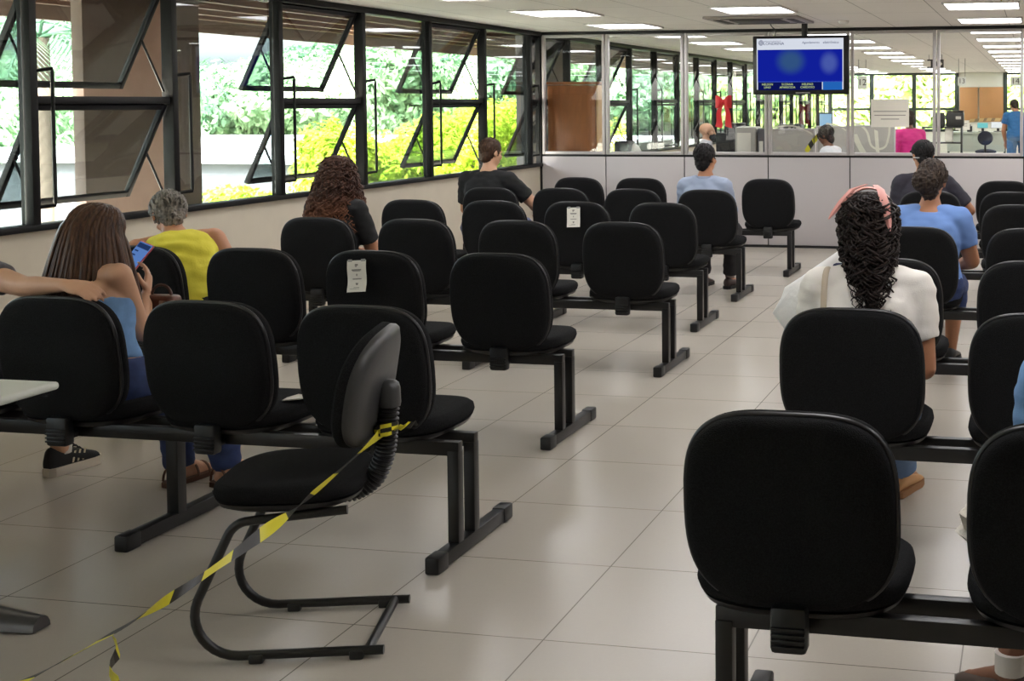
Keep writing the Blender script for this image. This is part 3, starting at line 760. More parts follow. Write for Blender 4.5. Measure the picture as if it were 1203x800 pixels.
    def shoes(s, root, m, sole, name='shoe', stripes=None, sock=None, which='RL', ht=1.0):
        for w, ak, toe in (('R', s.akR, s.toeR), ('L', s.akL, s.toeL)):
            if w not in which: continue
            k = s.sc; lat = V((toe.y, -toe.x, 0)); up = V((0, 0, 1)); g = V((ak.x, ak.y, 0)) if ak.z < .2 else ak - up * .085
            mb = MB(); rings = []
            for t, wd, zt, zb in ((-.075, .022, .07, .02), (-.06, .034, .095, .018), (-.02, .038, .105, .018), (.03, .039, .088, .018), (.08, .044, .070, .018), (.13, .046, .055, .018), (.165, .038, .045, .018), (.185, .018, .032, .02)):
                rings.append([g + toe * t * k + lat * (math.cos(a) * wd * k) + up * ((zt * ht + zb) / 2 + math.sin(a) * (zt * ht - zb) / 2) for a in [2 * PI * q / 20 for q in range(20)]])
            sh = mb.ring_loft(rings, True).build(name, m, root, 60)
            so = MB(); out = [(-.08, .02), (-.06, .038), (0, .042), (.06, .044), (.12, .05), (.165, .042), (.192, .015)]
            pl = [(t, w_) for t, w_ in out] + [(t, -w_) for t, w_ in out[::-1]]
            so.ring_loft([[g + toe * t * k + lat * w_ * k + up * z for t, w_ in pl] for z in (.002, .03 * ht)], True); so.build('sole', sole, sh, 30)
            if sock: MB().cone(ak + up * .005, .041 * k, ak + up * .06, .042 * k, hemi=False).build('sock', sock, sh)
            if stripes:
                st = MB()
                for q in range(3):
                    for sg in (-1, 1):
                        c = g + toe * (.015 + .026 * q) * k + lat * sg * .0405 * k
                        st.add([c + up * .045 + lat * sg * .002, c + up * .045 + toe * .010 + lat * sg * .002, c + up * .092 + toe * .030 - lat * sg * .006, c + up * .092 + toe * .020 - lat * sg * .006], [[0, 1, 2, 3]])
                st.build('stripes', stripes, sh)
                la = MB()
                for q in range(4):
                    z = .132 - .013 * q; la.tube([g + toe * (.035 + .018 * q) - lat * .022 + up * (z - .01), g + toe * (.037 + .018 * q) + up * (z), g + toe * (.035 + .018 * q) + lat * .022 + up * (z - .01)], .0035, 6)
                la.build('laces', m, sh)
    # ---- hair
    def H(s, x, y, z): return s.Hc + s.HR @ (V((x, y, z)) * s.sc * s.hd)
    def cap(s, root, m, r=(.083, .100, .092), c=(0, -.022, .038), nape=.03, disp=.008, tufts=110, tl=.03, seed=1, name='hair'):
        k = s.sc * s.hd; mb = MB(); mb.ell(s.H(*c), tuple(q * k for q in r), s.HR, 28, 18)
        if nape: mb.ell(s.H(0, -.052, -.02), (.066 * k, .052 * k, (.05 + nape) * k), s.HR)
        o = rebuild(name, mb, .008, m, root, 3, disp, 60)
        rn = random.Random(seed); tm = MB()
        for i in range(tufts):
            th = rn.uniform(0, 2 * PI); ph = rn.uniform(-.3, 1.35); n = V((math.cos(th) * math.cos(ph), math.sin(th) * math.cos(ph), math.sin(ph)))
            if n.y > .35 and n.z < .55: continue
            p = V(c) + V((n.x * r[0], n.y * r[1], n.z * r[2])); d = V((n.x * .5 + rn.uniform(-.5, .5), -.5 + n.y * .3, -.9 + rn.uniform(-.3, .3))); d = (d - n * d.dot(n)).normalized()
            pts = [s.H(*(p - d * tl * .5 - n * .003)), s.H(*(p + n * .004)), s.H(*(p + d * tl * .5 + n * .002)), s.H(*(p + d * tl - n * .004))]
            tm.tube(pts, [.004 * k, .0055 * k, .004 * k, .0015 * k], 5)
        tm.build('strands', m, o); return o
    def long(s, root, m, zend, wend, dend, N=170, curl=0, r=.012, seed=2, cx=0, a0=-35, a1=215, freq=9, top=.115, inner=None, fall=None, zvar=.12, name='hair'):
        """hair falling round the back of the head; zend etc. are world-up lengths below the head centre"""
        rn = random.Random(seed); k = s.sc * s.hd
        def surf(a, t):           # a: angle round (0 = right, 90 = back, 180 = left), t: 0 crown .. 1 end
            ca, sa = math.cos(a), math.sin(a)
            if t < .35:
                q = t / .35 * PI * .52
                p = V((ca * math.sin(q) * .088, -.016 - sa * math.sin(q) * .108, .025 + math.cos(q) * (top - .018)))
                return s.H(*p)
            u = (t - .35) / .65; e = u ** .8
            wx = .088 + (wend - .088) * e; dy = .108 + (dend - .108) * e
            base_ = s.H(0, -.016, .02); p = base_ + s.HR @ V((ca * wx, -sa * dy, 0)); p += V((0, 0, -zend * u)); p += s.r * cx * e
            if fall: p += V(fall) * e
            return p
        im = MB(); rows_ = []
        for i in range(15):
            t = .02 + .95 * i / 14
            row = [surf(rad(a0 + (a1 - a0) * j / 26), t) for j in range(27)]
            cen = sum(row, V()) / 27
            row = [cen + (p - cen) * .93 for p in row]
            inn = [cen + (p - cen) * .55 for p in row[::-1]]
            rows_.append(row + inn)
        im.ring_loft(rows_, True)
        o = im.build(name, m if not inner else inner, root, 180)
        st = MB()
        for i in range(N):
            a = rad(rn.uniform(a0, a1)); t_end = 1 - rn.random() ** 2 * zvar * 2; rr = r * rn.uniform(.7, 1.25); pts = []; rs = []; ph = rn.uniform(0, 6.28); out_ = rn.uniform(-.006, .012); n = 16 if not curl else 40
            t_st = rn.uniform(.0, .12) if not curl else rn.uniform(.0, .45); am_ = curl * rn.uniform(.5, 1.3); hs_ = rn.choice((-1, 1)); fq = freq * rn.uniform(.8, 1.25); dr = rn.uniform(-.12, .12)
            for q in range(n):
                t = t_st + (t_end - t_st) * q / (n - 1); aa = a + dr * (t - t_st)
                p = surf(aa, t); cen = s.H(0, -.016, .0); nrm = V((p.x - cen.x, p.y - cen.y, 0)); nrm = nrm.normalized() if nrm.length > 1e-4 else V((0, -1, 0))
                p = p + nrm * out_
                if curl:
                    tg = V((-nrm.y, nrm.x, 0)); w = min(1, (t - t_st) * 6)
                    p += (nrm * math.cos(t * fq * 6.28 + ph) + tg * hs_ * math.sin(t * fq * 6.28 + ph)) * am_ * w + tg * (.014 * math.sin(t * 9 + ph * 2))
                pts.append(p); rs.append(rr * (1 - .72 * (q / (n - 1)) ** 2) * (.5 if q == 0 else 1))
            st.tube(pts, rs, 5 if curl else 6, flat=1 if curl else .55)
        st.build('strands', m, o, 180); return o
def person(name_label, base): return thing('person', base, name_label, 'person')

def hairmat(name, c1, c2, grad=None, rough=.55):
    m, nt, out = nodes(name); N = nt.nodes.new; L = nt.links.new
    b = N('ShaderNodeBsdfPrincipled'); L(b.outputs[0], out.inputs[0]); b.inputs['Roughness'].default_value = rough; b.inputs['Specular IOR Level'].default_value = .25
    tc = N('ShaderNodeTexCoord'); mp = N('ShaderNodeMapping'); mp.inputs['Scale'].default_value = (90, 90, 6); L(tc.outputs['Object'], mp.inputs[0])
    n = N('ShaderNodeTexNoise'); n.inputs['Scale'].default_value = 1; n.inputs['Detail'].default_value = 4; L(mp.outputs[0], n.inputs['Vector'])
    r = N('ShaderNodeValToRGB'); r.color_ramp.elements[0].position = .3; r.color_ramp.elements[1].position = .72
    r.color_ramp.elements[0].color = lin(c1); r.color_ramp.elements[1].color = lin(c2); L(n.outputs[0], r.inputs[0])
    col = r.outputs[0]
    if grad:                       # dyed tips, a colour of the hair itself
        z0, z1, ct = grad; s_ = N('ShaderNodeSeparateXYZ'); L(tc.outputs['Object'], s_.inputs[0])
        mr = N('ShaderNodeMapRange'); L(s_.outputs['Z'], mr.inputs[0]); mr.inputs[1].default_value = z0; mr.inputs[2].default_value = z1
        x = N('ShaderNodeMix'); x.data_type = 'RGBA'; L(mr.outputs[0], x.inputs[0]); L(col, x.inputs[6]); x.inputs[7].default_value = lin(ct); col = x.outputs[2]
    L(col, b.inputs['Base Color']); return m
DENIM = mat('blue_denim', (44, 60, 104), .9, bump=.4, bscale=500, var=.2, vscale=30)
DENIML = mat('light_blue_denim', (112, 150, 196), .9, bump=.4, bscale=500, var=.12, vscale=20)
NAVY = mat('dark_trousers', (30, 30, 38), .9, bump=.2, bscale=300)
BLKT = mat('black_tshirt', (24, 24, 26), .92, bump=.2, bscale=400)
def rp(px, py, Y): return ray_pt(px, py, Y=Y)

# 1 girl with long brown hair and a phone (first left row, third seat)
x, y = seatpos(LB, 0, 2); b = (x + .035, y + .30, 0)
g = Fig(b, -10, lean=(4, 12, 20), side=-17, sc=.95, wf=1.0, df=.88, arm=.90, twist=-6, head=(-8, 18, 4), wr=rp(172, 346, 4.60), poleR=V((.35, -.25, -1)), wl=rp(120, 372, 4.72),
        ankR=(-3.36, 4.80, .09), ankL=(-3.555, 4.76, .09))
t = person('person with long straight brown hair and light blue top, holding a phone', b)
ph_c = rp(160, 303, 4.70) - g.base
g.body(t, SK_L, .0065, curlR=26, handR=(ph_c - g.wrR).normalized() * .7 + V((.25, .15, .75)), palmR=V((-.75, -.25, .25)))
tm = g.top(t, 'tube_top', DENIML, 'none', .010, .05, .34, disp=.006)
g.trousers(t, 'jeans', DENIM, frac=1.03, t1=.09)
MB().ring_loft([[g.at(.055 * .95) + V((math.cos(a) * .165, math.sin(a) * .128, z)) for a in [2 * PI * i / 28 for i in range(28)]] for z in (-.016, .016)], True).build('belt', mat('tan_belt', (172, 140, 100), .6), t)
HB = hairmat('brown_hair', (50, 33, 25), (98, 68, 48), rough=.36)
g.long(t, HB, .36, .205, .205, N=300, seed=5, cx=-.035, a0=-42, a1=222, fall=(0, .01, 0), zvar=.08)
SOLE_ = mat('sandal_sole', (92, 62, 44), .7)
for ak in (g.akR, g.akL):
    gg = V((ak.x, ak.y, 0)); sm_ = MB(); pl = [(-.08, .02), (-.06, .034), (0, .036), (.08, .042), (.14, .040), (.18, .015)]; pl = [(q, w_) for q, w_ in pl] + [(q, -w_) for q, w_ in pl[::-1]]
    sm_.ring_loft([[gg + g.f * q + g.r * w_ + V((0, 0, z)) for q, w_ in pl] for z in (.002, .022)], True); so_ = sm_.build('sandal', SOLE_, t, 30)
    for q, hh in ((.06, .055), (.12, .045), (-.05, .06)):
        MB().tube([gg + g.f * q + g.r * (.042 * math.cos(a)) + V((0, 0, .02 + hh * math.sin(a))) for a in [PI * i / 8 for i in range(9)]], .007, 6, flat=.5).build('strap', SOLE_, so_)
ph = MB().box((0, 0, 0), (.074, .010, .152), .006, seg=3)
pt = thing('phone', g.base + ph_c, 'smartphone with a lit blue screen in the long haired person\'s hand', 'phone')
pt.rotation_euler = (rad(-38), rad(18), rad(-6))
ph.build('phone_case', mat('pink_phone_case', (206, 96, 104), .4), pt)
MB().box((0, -.0055, 0), (.066, .0015, .142), .0005).build('screen', emit('phone_screen', (92, 130, 196), .75), pt)
sl = MB(); [sl.box((0, -.0068, .055 - .0), (.060, .0008, .022))]
for q in range(5): sl.box((-.018, -.0068, .028 - q * .02), (.018, .0008, .006))
sl.build('screen_rows', emit('phone_rows', (40, 62, 110), .6), pt)
hb = thing('handbag', rp(190, 346, 4.60) + V((0, 0, -.085)), 'brown handbag with metal buckle on the lap beside the phone hand', 'handbag')
MB().box((0, 0, .02), (.15, .07, .13), .02, seg=3).build('bag_body', mat('brown_leather', (88, 48, 34), .45, bump=.1), hb)
MB().box((.03, -.037, .055), (.03, .006, .022), .004).build('buckle', CHROME, hb)
MB().tube(arc((0, 0, .08), .045, 0, PI, 10, (1, 0, 0), (0, 0, 1)), .006, 8).build('handle', mat('brown_leather_strap', (70, 38, 28), .5), hb)

# 2 neighbour, arm laid along the seat back (fourth seat, mostly outside the frame)
x, y = seatpos(LB, 0, 3); b = (x - .02, y + .27, 0)
n_ = Fig(b, 0, lean=(-2, 4, 8), arm=.92, wr=rp(84, 336, 4.075), poleR=V((-.1, -.5, -.6)), ankR=(-4.165, 4.80, .085), ankL=(-4.85, 4.80, .085), twist=10)
t = person('person at the left edge, bare arm along a seat back, black sneaker', b)
n_.toeR = V((.14, .99, 0)).normalized()
n_.body(t, SK_L, .0065, curlR=22, palmR=V((.1, .35, -1)), handR=V((1, .0, -.16)))
n_.top(t, 'tshirt', mat('grey_tshirt', (120, 120, 126), .9), 'short', sl=.4)
n_.trousers(t, 'shorts', NAVY, frac=.2)
n_.cap(t, hairmat('dark_hair', (24, 18, 16), (48, 36, 30)), seed=3)
n_.shoes(t, mat('black_knit_shoe', (26, 26, 28), .8, bump=.3, bscale=300), mat('white_sole', (206, 196, 180), .6), 'sneaker', ht=1.3, stripes=mat('pale_stripe', (200, 188, 160), .7), sock=mat('white_sock', (214, 208, 200), .9))

# 3 woman in yellow
x, y = seatpos(LB, 1, 3); b = (x + .15, y + .30, 0)
g = Fig(b, 36, lean=(18, 42, 62), sc=.98, side=-8, wf=1.12, df=1.12, arm=1.12, head=(8, 46, -4))
t = person('person with short grey hair in a sleeveless yellow top, bent forward', b)
g.body(t, SK_M, .009)
g.top(t, 'sleeveless_top', mat('yellow_cotton', (216, 204, 62), .85, bump=.15, bscale=120), 'none', .014, -.06, .45, disp=.012)
g.trousers(t, 'trousers', NAVY)
g.cap(t, hairmat('grey_hair', (58, 54, 50), (150, 142, 132)), r=(.090, .106, .098), nape=.05, disp=.016, tufts=260, tl=.045, seed=7)
g.shoes(t, mat('black_shoe', (28, 26, 26), .5), mat('dark_sole', (20, 20, 20), .7))

# 4 curly haired woman
x, y = seatpos(LB, 2, 3); b = (x + .0, y + .29, 0)
g = Fig(b, -8, lean=(2, 8, 14), sc=.99, head=(-6, 10, 0), wr=(x + .12, y + .62, .68))
t = person('person with long curly reddish brown hair and black shirt by the windows', b)
g.body(t, SK_M, .009); g.top(t, 'black_shirt', BLKT, 'short', sl=.8); g.trousers(t, 'jeans', DENIM)
g.long(t, hairmat('auburn_curls', (40, 26, 20), (78, 48, 34), (1.04, .82, (136, 88, 62))), .40, .205, .19, N=420, curl=.017, r=.0052, seed=11, freq=8, cx=-.02, a0=-50, a1=230, zvar=.16)
g.shoes(t, mat('black_shoe_b', (28, 26, 26), .5), mat('dark_sole_b', (20, 20, 20), .7))

# 5 man in black T-shirt
x, y = seatpos(LB, 4, 3); b = (x - .12, y + .29, 0)
g = Fig(b, -4, lean=(2, 8, 16), sc=1.03, wf=1.16, df=1.05, arm=1.1, head=(-24, 14, 0), wr=(x + .22, y + .66, .64), poleR=V((1, -.2, -.7)), wl=(x - .20, y + .62, .62), poleL=V((-1, -.3, -.7)))
t = person('person with short brown hair in a black T-shirt by the windows', b)
g.body(t, SK_L, .009); g.top(t, 'black_tshirt', BLKT, 'short', sl=.75); g.trousers(t, 'jeans', mat('pale_jeans', (104, 112, 140), .9))
g.cap(t, hairmat('short_brown_hair', (44, 30, 22), (84, 58, 42)), seed=13, nape=.02)
g.shoes(t, mat('black_shoe_c', (28, 26, 26), .5), mat('dark_sole_c', (20, 20, 20), .7))

# 6 man in pale blue shirt
x, y = seatpos(LB, 4, 0); b = (x - .07, y + .29, 0)
g = Fig(b, -6, hz=.51, lean=(0, 5, 10), sc=1.01, wf=1.03, head=(-14, 4, 0), ankR=(-2.60, 10.72, .09), ankL=(-2.86, 10.8, .09))
t = person('person with short black hair in a pale blue shirt beside the aisle', b)
g.toeR = V((.25, .97, 0)).normalized()
g.body(t, SK_M, .009); sh_ = g.top(t, 'shirt', mat('pale_blue_shirt', (152, 164, 186), .85, bump=.1, bscale=200), 'short', .016, sl=.85)
MB().ring_loft([[g.C7 + V((math.cos(a) * .072, math.sin(a) * .07, z)) for a in [2 * PI * i / 24 for i in range(24)]] for z in (-.02, .018)], False).build('collar', mat('shirt_collar', (160, 172, 194), .85), sh_)
g.trousers(t, 'dark_trousers', mat('charcoal_trousers', (32, 30, 32), .9))
g.cap(t, hairmat('black_hair', (14, 13, 14), (34, 30, 30)), seed=17, nape=.03, r=(.085, .101, .094))
g.shoes(t, mat('brown_leather_shoe', (54, 36, 32), .4), mat('dark_sole_d', (24, 20, 20), .7), sock=mat('grey_sock', (130, 118, 112), .9))

# 7 woman in the white T-shirt
x, y = seatpos(RB, 1, 0); b = (x + .035, y + .27, 0)
g = Fig(b, 6, lean=(2, 7, 12), sc=1.0, wf=1.06, df=1.06, arm=1.0, head=(6, 8, 2), wr=(x + .19, y + .58, .62), poleR=V((.15, -.25, -1)), ankR=(-.54, 5.16, .10), ankL=(-.80, 5.05, .09))
g.toeR = V((.28, .95, 0)).normalized()
t = person('person with dark curly hair, pink headband and white T-shirt', b)
g.body(t, SK_M, .008); wt = g.top(t, 'white_tshirt', mat('white_cotton', (242, 236, 228), .9, bump=.1, bscale=200), 'short', .014, sl=.62, disp=.010)
g.trousers(t, 'jeans', mat('mid_blue_jeans', (92, 116, 150), .9, bump=.3, bscale=400))
g.long(t, hairmat('dark_curls', (20, 15, 14), (50, 36, 32)), .36, .060, .185, N=430, curl=.020, r=.0042, seed=19, freq=8, a0=-55, a1=235, zvar=.50)
PINK = mat('pink_satin', (226, 158, 148), .5, sheen=.2)
hbm = MB(); rg = []
for i in range(25):
    a = rad(-8 + 196 * i / 24); p = V((math.cos(a) * .098, -.005, .02 + math.sin(a) * .118)); d = V((-math.sin(a), 0, math.cos(a))); w = .014
    rg.append([g.H(*(p + V((0, w, 0)))), g.H(*(p + V((0, 0, 0)) + V((math.cos(a), 0, math.sin(a))) * .007)), g.H(*(p + V((0, -w, 0)))), g.H(*(p - V((math.cos(a), 0, math.sin(a))) * .004))])
hdb = hbm.ring_loft(rg, True).build('headband', PINK, t, 60)
tl = MB()
def tail(P_, W_, mb):
    rr = []
    for i, (p, w) in enumerate(zip(P_, W_)):
        q = V(p); rr.append([g.H(*(q + V((w, 0, 0)))), g.H(*(q + V((0, -.006, 0)))), g.H(*(q + V((-w, 0, 0)))), g.H(*(q + V((0, .004, 0))))])
    mb.ring_loft(rr, True)
tail([(.02, -.02, .150), (.035, -.075, .130), (.050, -.112, .075), (.060, -.128, .015), (.066, -.132, -.02)], [.010, .014, .016, .012, .003], tl)
tail([(-.01, -.01, .152), (-.06, -.03, .132), (-.10, -.045, .085), (-.128, -.055, .045), (-.145, -.06, .02)], [.008, .012, .013, .010, .003], tl)
tl.build('headband_tail', PINK, hdb)
st = MB(); P_ = [g.shL + V((.035, -.11, -.16)), g.shL + V((.035, -.105, -.05)), g.shL + V((.035, -.06, .055)), g.shL + V((.035, .02, .075)), g.shL + V((.04, .10, .03))]
st.tube(spl(P_, 6), .011, 8, flat=.3).build('bag_strap', mat('beige_strap', (196, 180, 158), .6), wt)
g.shoes(t, mat('tan_leather_shoe', (176, 132, 88), .55), mat('tan_sole', (140, 100, 66), .7))
# her white bag
bgp = rp(955, 335, 4.84); bg = thing('carrier_bag', (bgp.x + .05, bgp.y - .02, .66), 'white plastic carrier bag with a dark blue item, held left of the person in white', 'bag')
mb = MB(); rg = []
for z, w, d, cx_ in ((0, .07, .06, .0), (.05, .13, .10, -.01), (.14, .16, .11, -.03), (.24, .14, .09, .0), (.32, .09, .06, .05), (.40, .04, .03, .10), (.425, .015, .012, .11)):
    rg.append([V((cx_ + math.cos(a) * w * (1 + .10 * math.sin(5 * a + z * 20)), math.sin(a) * d * (1 + .12 * math.sin(4 * a + z * 13)), z)) for a in [2 * PI * i / 32 for i in range(32)]])
rg = [[V((p.x * 1.02, p.y, p.z * .96)) for p in r_] for r_ in rg]
mb.ring_loft(rg, True).build('bag_body', mat('white_plastic_film', (232, 229, 226), .45, bump=.5, bscale=25), bg, 60)
nv = MB().box((.10, -.05, .29), (.12, .05, .09), .012); nv.build('dark_blue_item', mat('navy_cloth', (28, 32, 66), .8), bg)

# 8 woman in the blue top
x, y = seatpos(RB, 3, 0); b = (x + .07, y + .27, 0)
g = Fig(b, -4, lean=(3, 10, 24), sc=.98, wf=1.10, df=1.05, arm=1.1, head=(-4, 10, 4), wr=(x + .22, y + .62, .62), poleR=V((.5, -.15, -.9)), ankR=(x + .17, y + .74, .09))
t = person('person with dark hair in a low bun and light blue top, fourth right row', b)
g.body(t, SK_M, .009); g.top(t, 'blue_top', mat('periwinkle_cotton', (112, 146, 206), .9, bump=.1, bscale=200), 'short', .012, t1=.44, sl=.6)
g.trousers(t, 'jeans', DENIM, frac=.5)
hm = hairmat('dark_pinned_hair', (26, 20, 18), (78, 64, 54)); o = g.cap(t, hm, r=(.090, .106, .098), nape=.05, seed=23, disp=.010)
mb = MB(); mb.ell(g.H(-.02, -.105, -.005), (.078, .052, .076), g.HR); rebuild('hair_bun', mb, .007, hm, o, 2, .012, 60)
g.shoes(t, mat('black_shoe_e', (28, 26, 26), .5), mat('dark_sole_e', (20, 20, 20), .7))

# 9 man with black cap
x, y = seatpos(RB, 5, 0); b = (x - .06, y + .29, 0)
g = Fig(b, 10, lean=(3, 10, 18), sc=1.02, wf=1.12, df=1.05, arm=1.05, head=(14, 10, 0), wr=(x + .12, y + .58, .66), poleR=V((1, -.2, -.6)))
t = person('person in a black cap and dark grey shirt in the sixth right row', b)
g.body(t, SK_M, .009); g.top(t, 'dark_shirt', mat('charcoal_shirt', (50, 48, 58), .9, bump=.15, bscale=200), 'short', .014, sl=.8); g.trousers(t, 'trousers', NAVY)
g.cap(t, hairmat('black_hair_b', (14, 13, 14), (34, 30, 30)), seed=29, nape=.02)
mb = MB(); CAPM = mat('black_cap_cloth', (22, 22, 24), .9, bump=.2, bscale=300)
mb.ell(g.H(0, -.012, .052), (.094, .112, .080), g.HR, 28, 16); hc = rebuild('cap', mb, .008, CAPM, t, 3)
bl = MB(); bl.ring_loft([[g.H(math.cos(a) * .075, .07 + math.sin(a) * .11, .055 - .004 * math.sin(a) + dz) for a in [PI * i / 16 for i in range(17)]] for dz in (0, .006)], True).build('cap_brim', CAPM, hc)
mk = MB(); mk.tube([g.H(-.082, .0, -.005), g.H(-.085, -.03, -.012), g.H(-.07, -.07, -.02), g.H(0, -.1, -.02)], .004, 6).build('mask_strap', mat('mask_white', (214, 214, 210), .8), t)

# 10 person at the right edge (first right row, second seat)
x, y = seatpos(RB, 0, 1); b = (x + .09, y + .30, 0)
g = Fig(b, -4, lean=(2, 6, 10), sc=1.0, wf=1.04, head=(0, 5, 0), arm=1.0, wl=(x + .02, y + .58, .66), poleL=V((-.35, -.3, -1)), ankL=(-.06, 3.36, .095), ankR=(x + .3, 3.4, .09))
g.toeL = V((-.75, .66, 0)).normalized()
t = person('person in light blue denim at the right edge, with brown shoe and white sock', b)
g.body(t, SK_D, .009); g.top(t, 'denim_shirt', DENIML, 'long', .014); g.trousers(t, 'denim_shorts', DENIML, frac=.3)
g.cap(t, hairmat('black_hair_c', (14, 13, 14), (34, 30, 30)), seed=31)
g.shoes(t, mat('brown_suede', (72, 58, 50), .8), mat('brown_sole', (60, 46, 38), .7), sock=mat('white_sock_b', (214, 208, 200), .9))
lc = MB(); rg = []
for i, (z, w, o_) in enumerate(((.0, .035, 0), (.035, .06, -.012), (.04, .045, -.006), (.08, .06, -.002), (.085, .04, .012), (.13, .05, .012), (.135, .04, .02), (.17, .03, .03))):
    rg.append([V((o_ + math.cos(a) * w * (1 + .1 * math.sin(6 * a)), math.sin(a) * w * 1.6, z)) for a in [2 * PI * k / 24 for k in range(24)]])
o = lc.ring_loft(rg, True).build('lace_cloth', mat('white_lace', (206, 200, 188), .9, bump=.6, bscale=120), None, 30)
o.location = (-.115, 3.12, .522); tag(o, 'bunched white lace cloth at the left edge of the nearest right seat', 'cloth')
# ---------------------------------------------------------------- screen hanging before the partition
tv = thing('television', (-2.38, 12.95, 1.995), 'wall sized flat television with a blue queue screen hanging from the ceiling', 'television')
MB().box((0, 0, 0), (1.005, .07, .605), .012).build('housing', mat('tv_black', (16, 16, 17), .3), tv)
tvs = MB().box((-.005, -.036, .012), (.905, .004, .525)).build('screen', emit('screen_white', (222, 228, 240), .8), tv)
def scr(px, py): return ((px - 934) / 113 * 1.005 * 1.0 - 0.0, (76 - py) / 69 * .605)
# blue field with soft blotches of what the programme shows
m, nt, out = nodes('screen_blue')
e_ = nt.nodes.new('ShaderNodeEmission'); nt.links.new(e_.outputs[0], out.inputs[0]); e_.inputs[1].default_value = .62
tc = nt.nodes.new('ShaderNodeTexCoord'); prev = None
def blob(cx, cz, rx, rz, col, prev):
    mp = nt.nodes.new('ShaderNodeMapping'); mp.vector_type = 'TEXTURE'; mp.inputs['Location'].default_value = (cx, 0, cz); mp.inputs['Scale'].default_value = (rx, 1, rz)
    nt.links.new(tc.outputs['Object'], mp.inputs[0]); ln = nt.nodes.new('ShaderNodeVectorMath'); ln.operation = 'LENGTH'; nt.links.new(mp.outputs[0], ln.inputs[0])
    mr = nt.nodes.new('ShaderNodeMapRange'); mr.interpolation_type = 'SMOOTHSTEP'; mr.inputs[1].default_value = .35; mr.inputs[2].default_value = 1.2; mr.inputs[3].default_value = 1; mr.inputs[4].default_value = 0
    nt.links.new(ln.outputs['Value'], mr.inputs[0]); x = nt.nodes.new('ShaderNodeMix'); x.data_type = 'RGBA'; nt.links.new(mr.outputs[0], x.inputs[0])
    if prev is None: x.inputs[6].default_value = lin((22, 38, 178))
    else: nt.links.new(prev, x.inputs[6])
    x.inputs[7].default_value = lin(col); return x.outputs[2]
prev = blob(-.10, .04, .16, .14, (58, 96, 150), None); prev = blob(.30, .02, .10, .12, (84, 104, 196), prev)
nt.links.new(prev, e_.inputs[0])
MB().box((-.005, -.0395, -.005), (.885, .003, .33)).build('blue_field', m, tvs)
MB().box((-.11, -.0395, -.214), (.67, .003, .082)).build('name_bar', emit('screen_navy', (14, 22, 92), .7), tvs)
MB().box((.335, -.0395, -.214), (.20, .003, .082)).build('side_bar', emit('screen_cyan', (40, 110, 200), .7), tvs)
MB().box((-.005, -.0395, -.168), (.885, .003, .012)).build('divider_bar', emit('screen_pale_blue', (70, 100, 210), .7), tvs)
tx = MB(); R_ = FACE
def put(mb, s_, size, x, z, y=-.0415, al='CENTER'): mb.add(*text_mb(s_, size, R_, (x, y, z), al))
for s_, x, z in (('NELSON', -.345, -.197), ('LINO', -.345, -.228), ('SUZANA', -.135, -.197), ('APARECIDA', -.135, -.228), ('HELENO', .075, -.197), ('CARDOSO', .075, -.228)): put(tx, s_, .031, x, z)
tx.build('name_text', emit('screen_green_text', (206, 226, 150), .8), tvs)
t2 = MB(); put(t2, 'PREFEITURA DO MUNICÍPIO DE', .013, -.385, .246, al='LEFT'); put(t2, 'LONDRINA', .042, -.385, .222, al='LEFT'); put(t2, 'Agendamento', .032, .02, .230, al='LEFT')
put(t2, 'eletrônico', .040, .235, .230, al='LEFT')
for k in range(3): t2.tube([V((-.412, -.0405, .232)) + V((math.cos(a) * (.024 - .008 * k), 0, math.sin(a) * (.026 - .008 * k))) for a in [2 * PI * i / 16 for i in range(17)]], .0022, 5)
t2.build('header_text', emit('screen_header_text', (64, 76, 120), .6), tvs)
MB().box((.0, -.036, -.284), (.10, .004, .012), .002).build('maker_plate', CHROME, tv); MB().box((.075, -.036, -.284), (.05, .004, .014), .002).build('sensor_plate', CHROME, tv)
MB().box((.035, .02, .36), (.055, .055, .15), .004).build('ceiling_mount', STEEL, tv)
MB().tube(spl([V((-.28, .02, .30)), V((-.27, .03, .36)), V((-.31, .03, .40)), V((-.33, .03, .433))], 6), .005, 6).build('cable', DARKP, tv)

# ---------------------------------------------------------------- on the partition glass
def bow(px, py, label, m, sc, Y):
    p = rp(px, py, Y); t = thing('ribbon_bow', p, label, 'bow', 'red bows on the glass')
    for sx in (-1, 1):
        mb = MB(); rg = []
        for i in range(9):
            u = i / 8; w = (.028 + .055 * math.sin(u * PI * .62)) * sc; c = V((sx * .105 * u * sc, -.02 * math.sin(u * PI) * sc, .005 * sc * u)); th = .018 * sc * math.sin(PI * min(1, u + .06)) + .004
            rg.append([c + V((0, math.sin(a) * th, math.cos(a) * w)) for a in [2 * PI * k / 14 for k in range(14)]])
        mb.ring_loft(rg, True).build('loop', m, t, 60)
        mb = MB(); rg = []
        for i in range(9):
            u = i / 8; c = V((sx * (.012 + .075 * u + .02 * math.sin(u * 5)) * sc, -.012 * math.sin(u * 6) * sc, (-.02 - .30 * u) * sc)); w = (.022 + .022 * u) * sc
            rg.append([c + V((-w, 0, .012 * sc * u)), c + V((0, -.004, 0)), c + V((w, 0, -.012 * sc * u)), c + V((0, .003, 0))])
        mb.ring_loft(rg, True).build('ribbon_tail', m, t, 60)
    MB().ell((0, -.012 * sc, 0), (.026 * sc, .02 * sc, .034 * sc)).build('knot', m, t)
bow(850, 120, 'bright red satin bow hanging on the partition glass left of the television', RED, .88, YP - .03)
bow(945, 127, 'dark red bow hanging below the television, farther back', mat('dark_red_ribbon', (120, 20, 30), .6), .56, YP + .075)
p = rp(1045.5, 133, YP - .01); sg = thing('paper_sign', p, 'white paper sign with three printed lines taped on the partition glass', 'sign')
s_ = MB().box((0, 0, 0), (.415, .002, .305)).build('sheet', PAPER, sg)
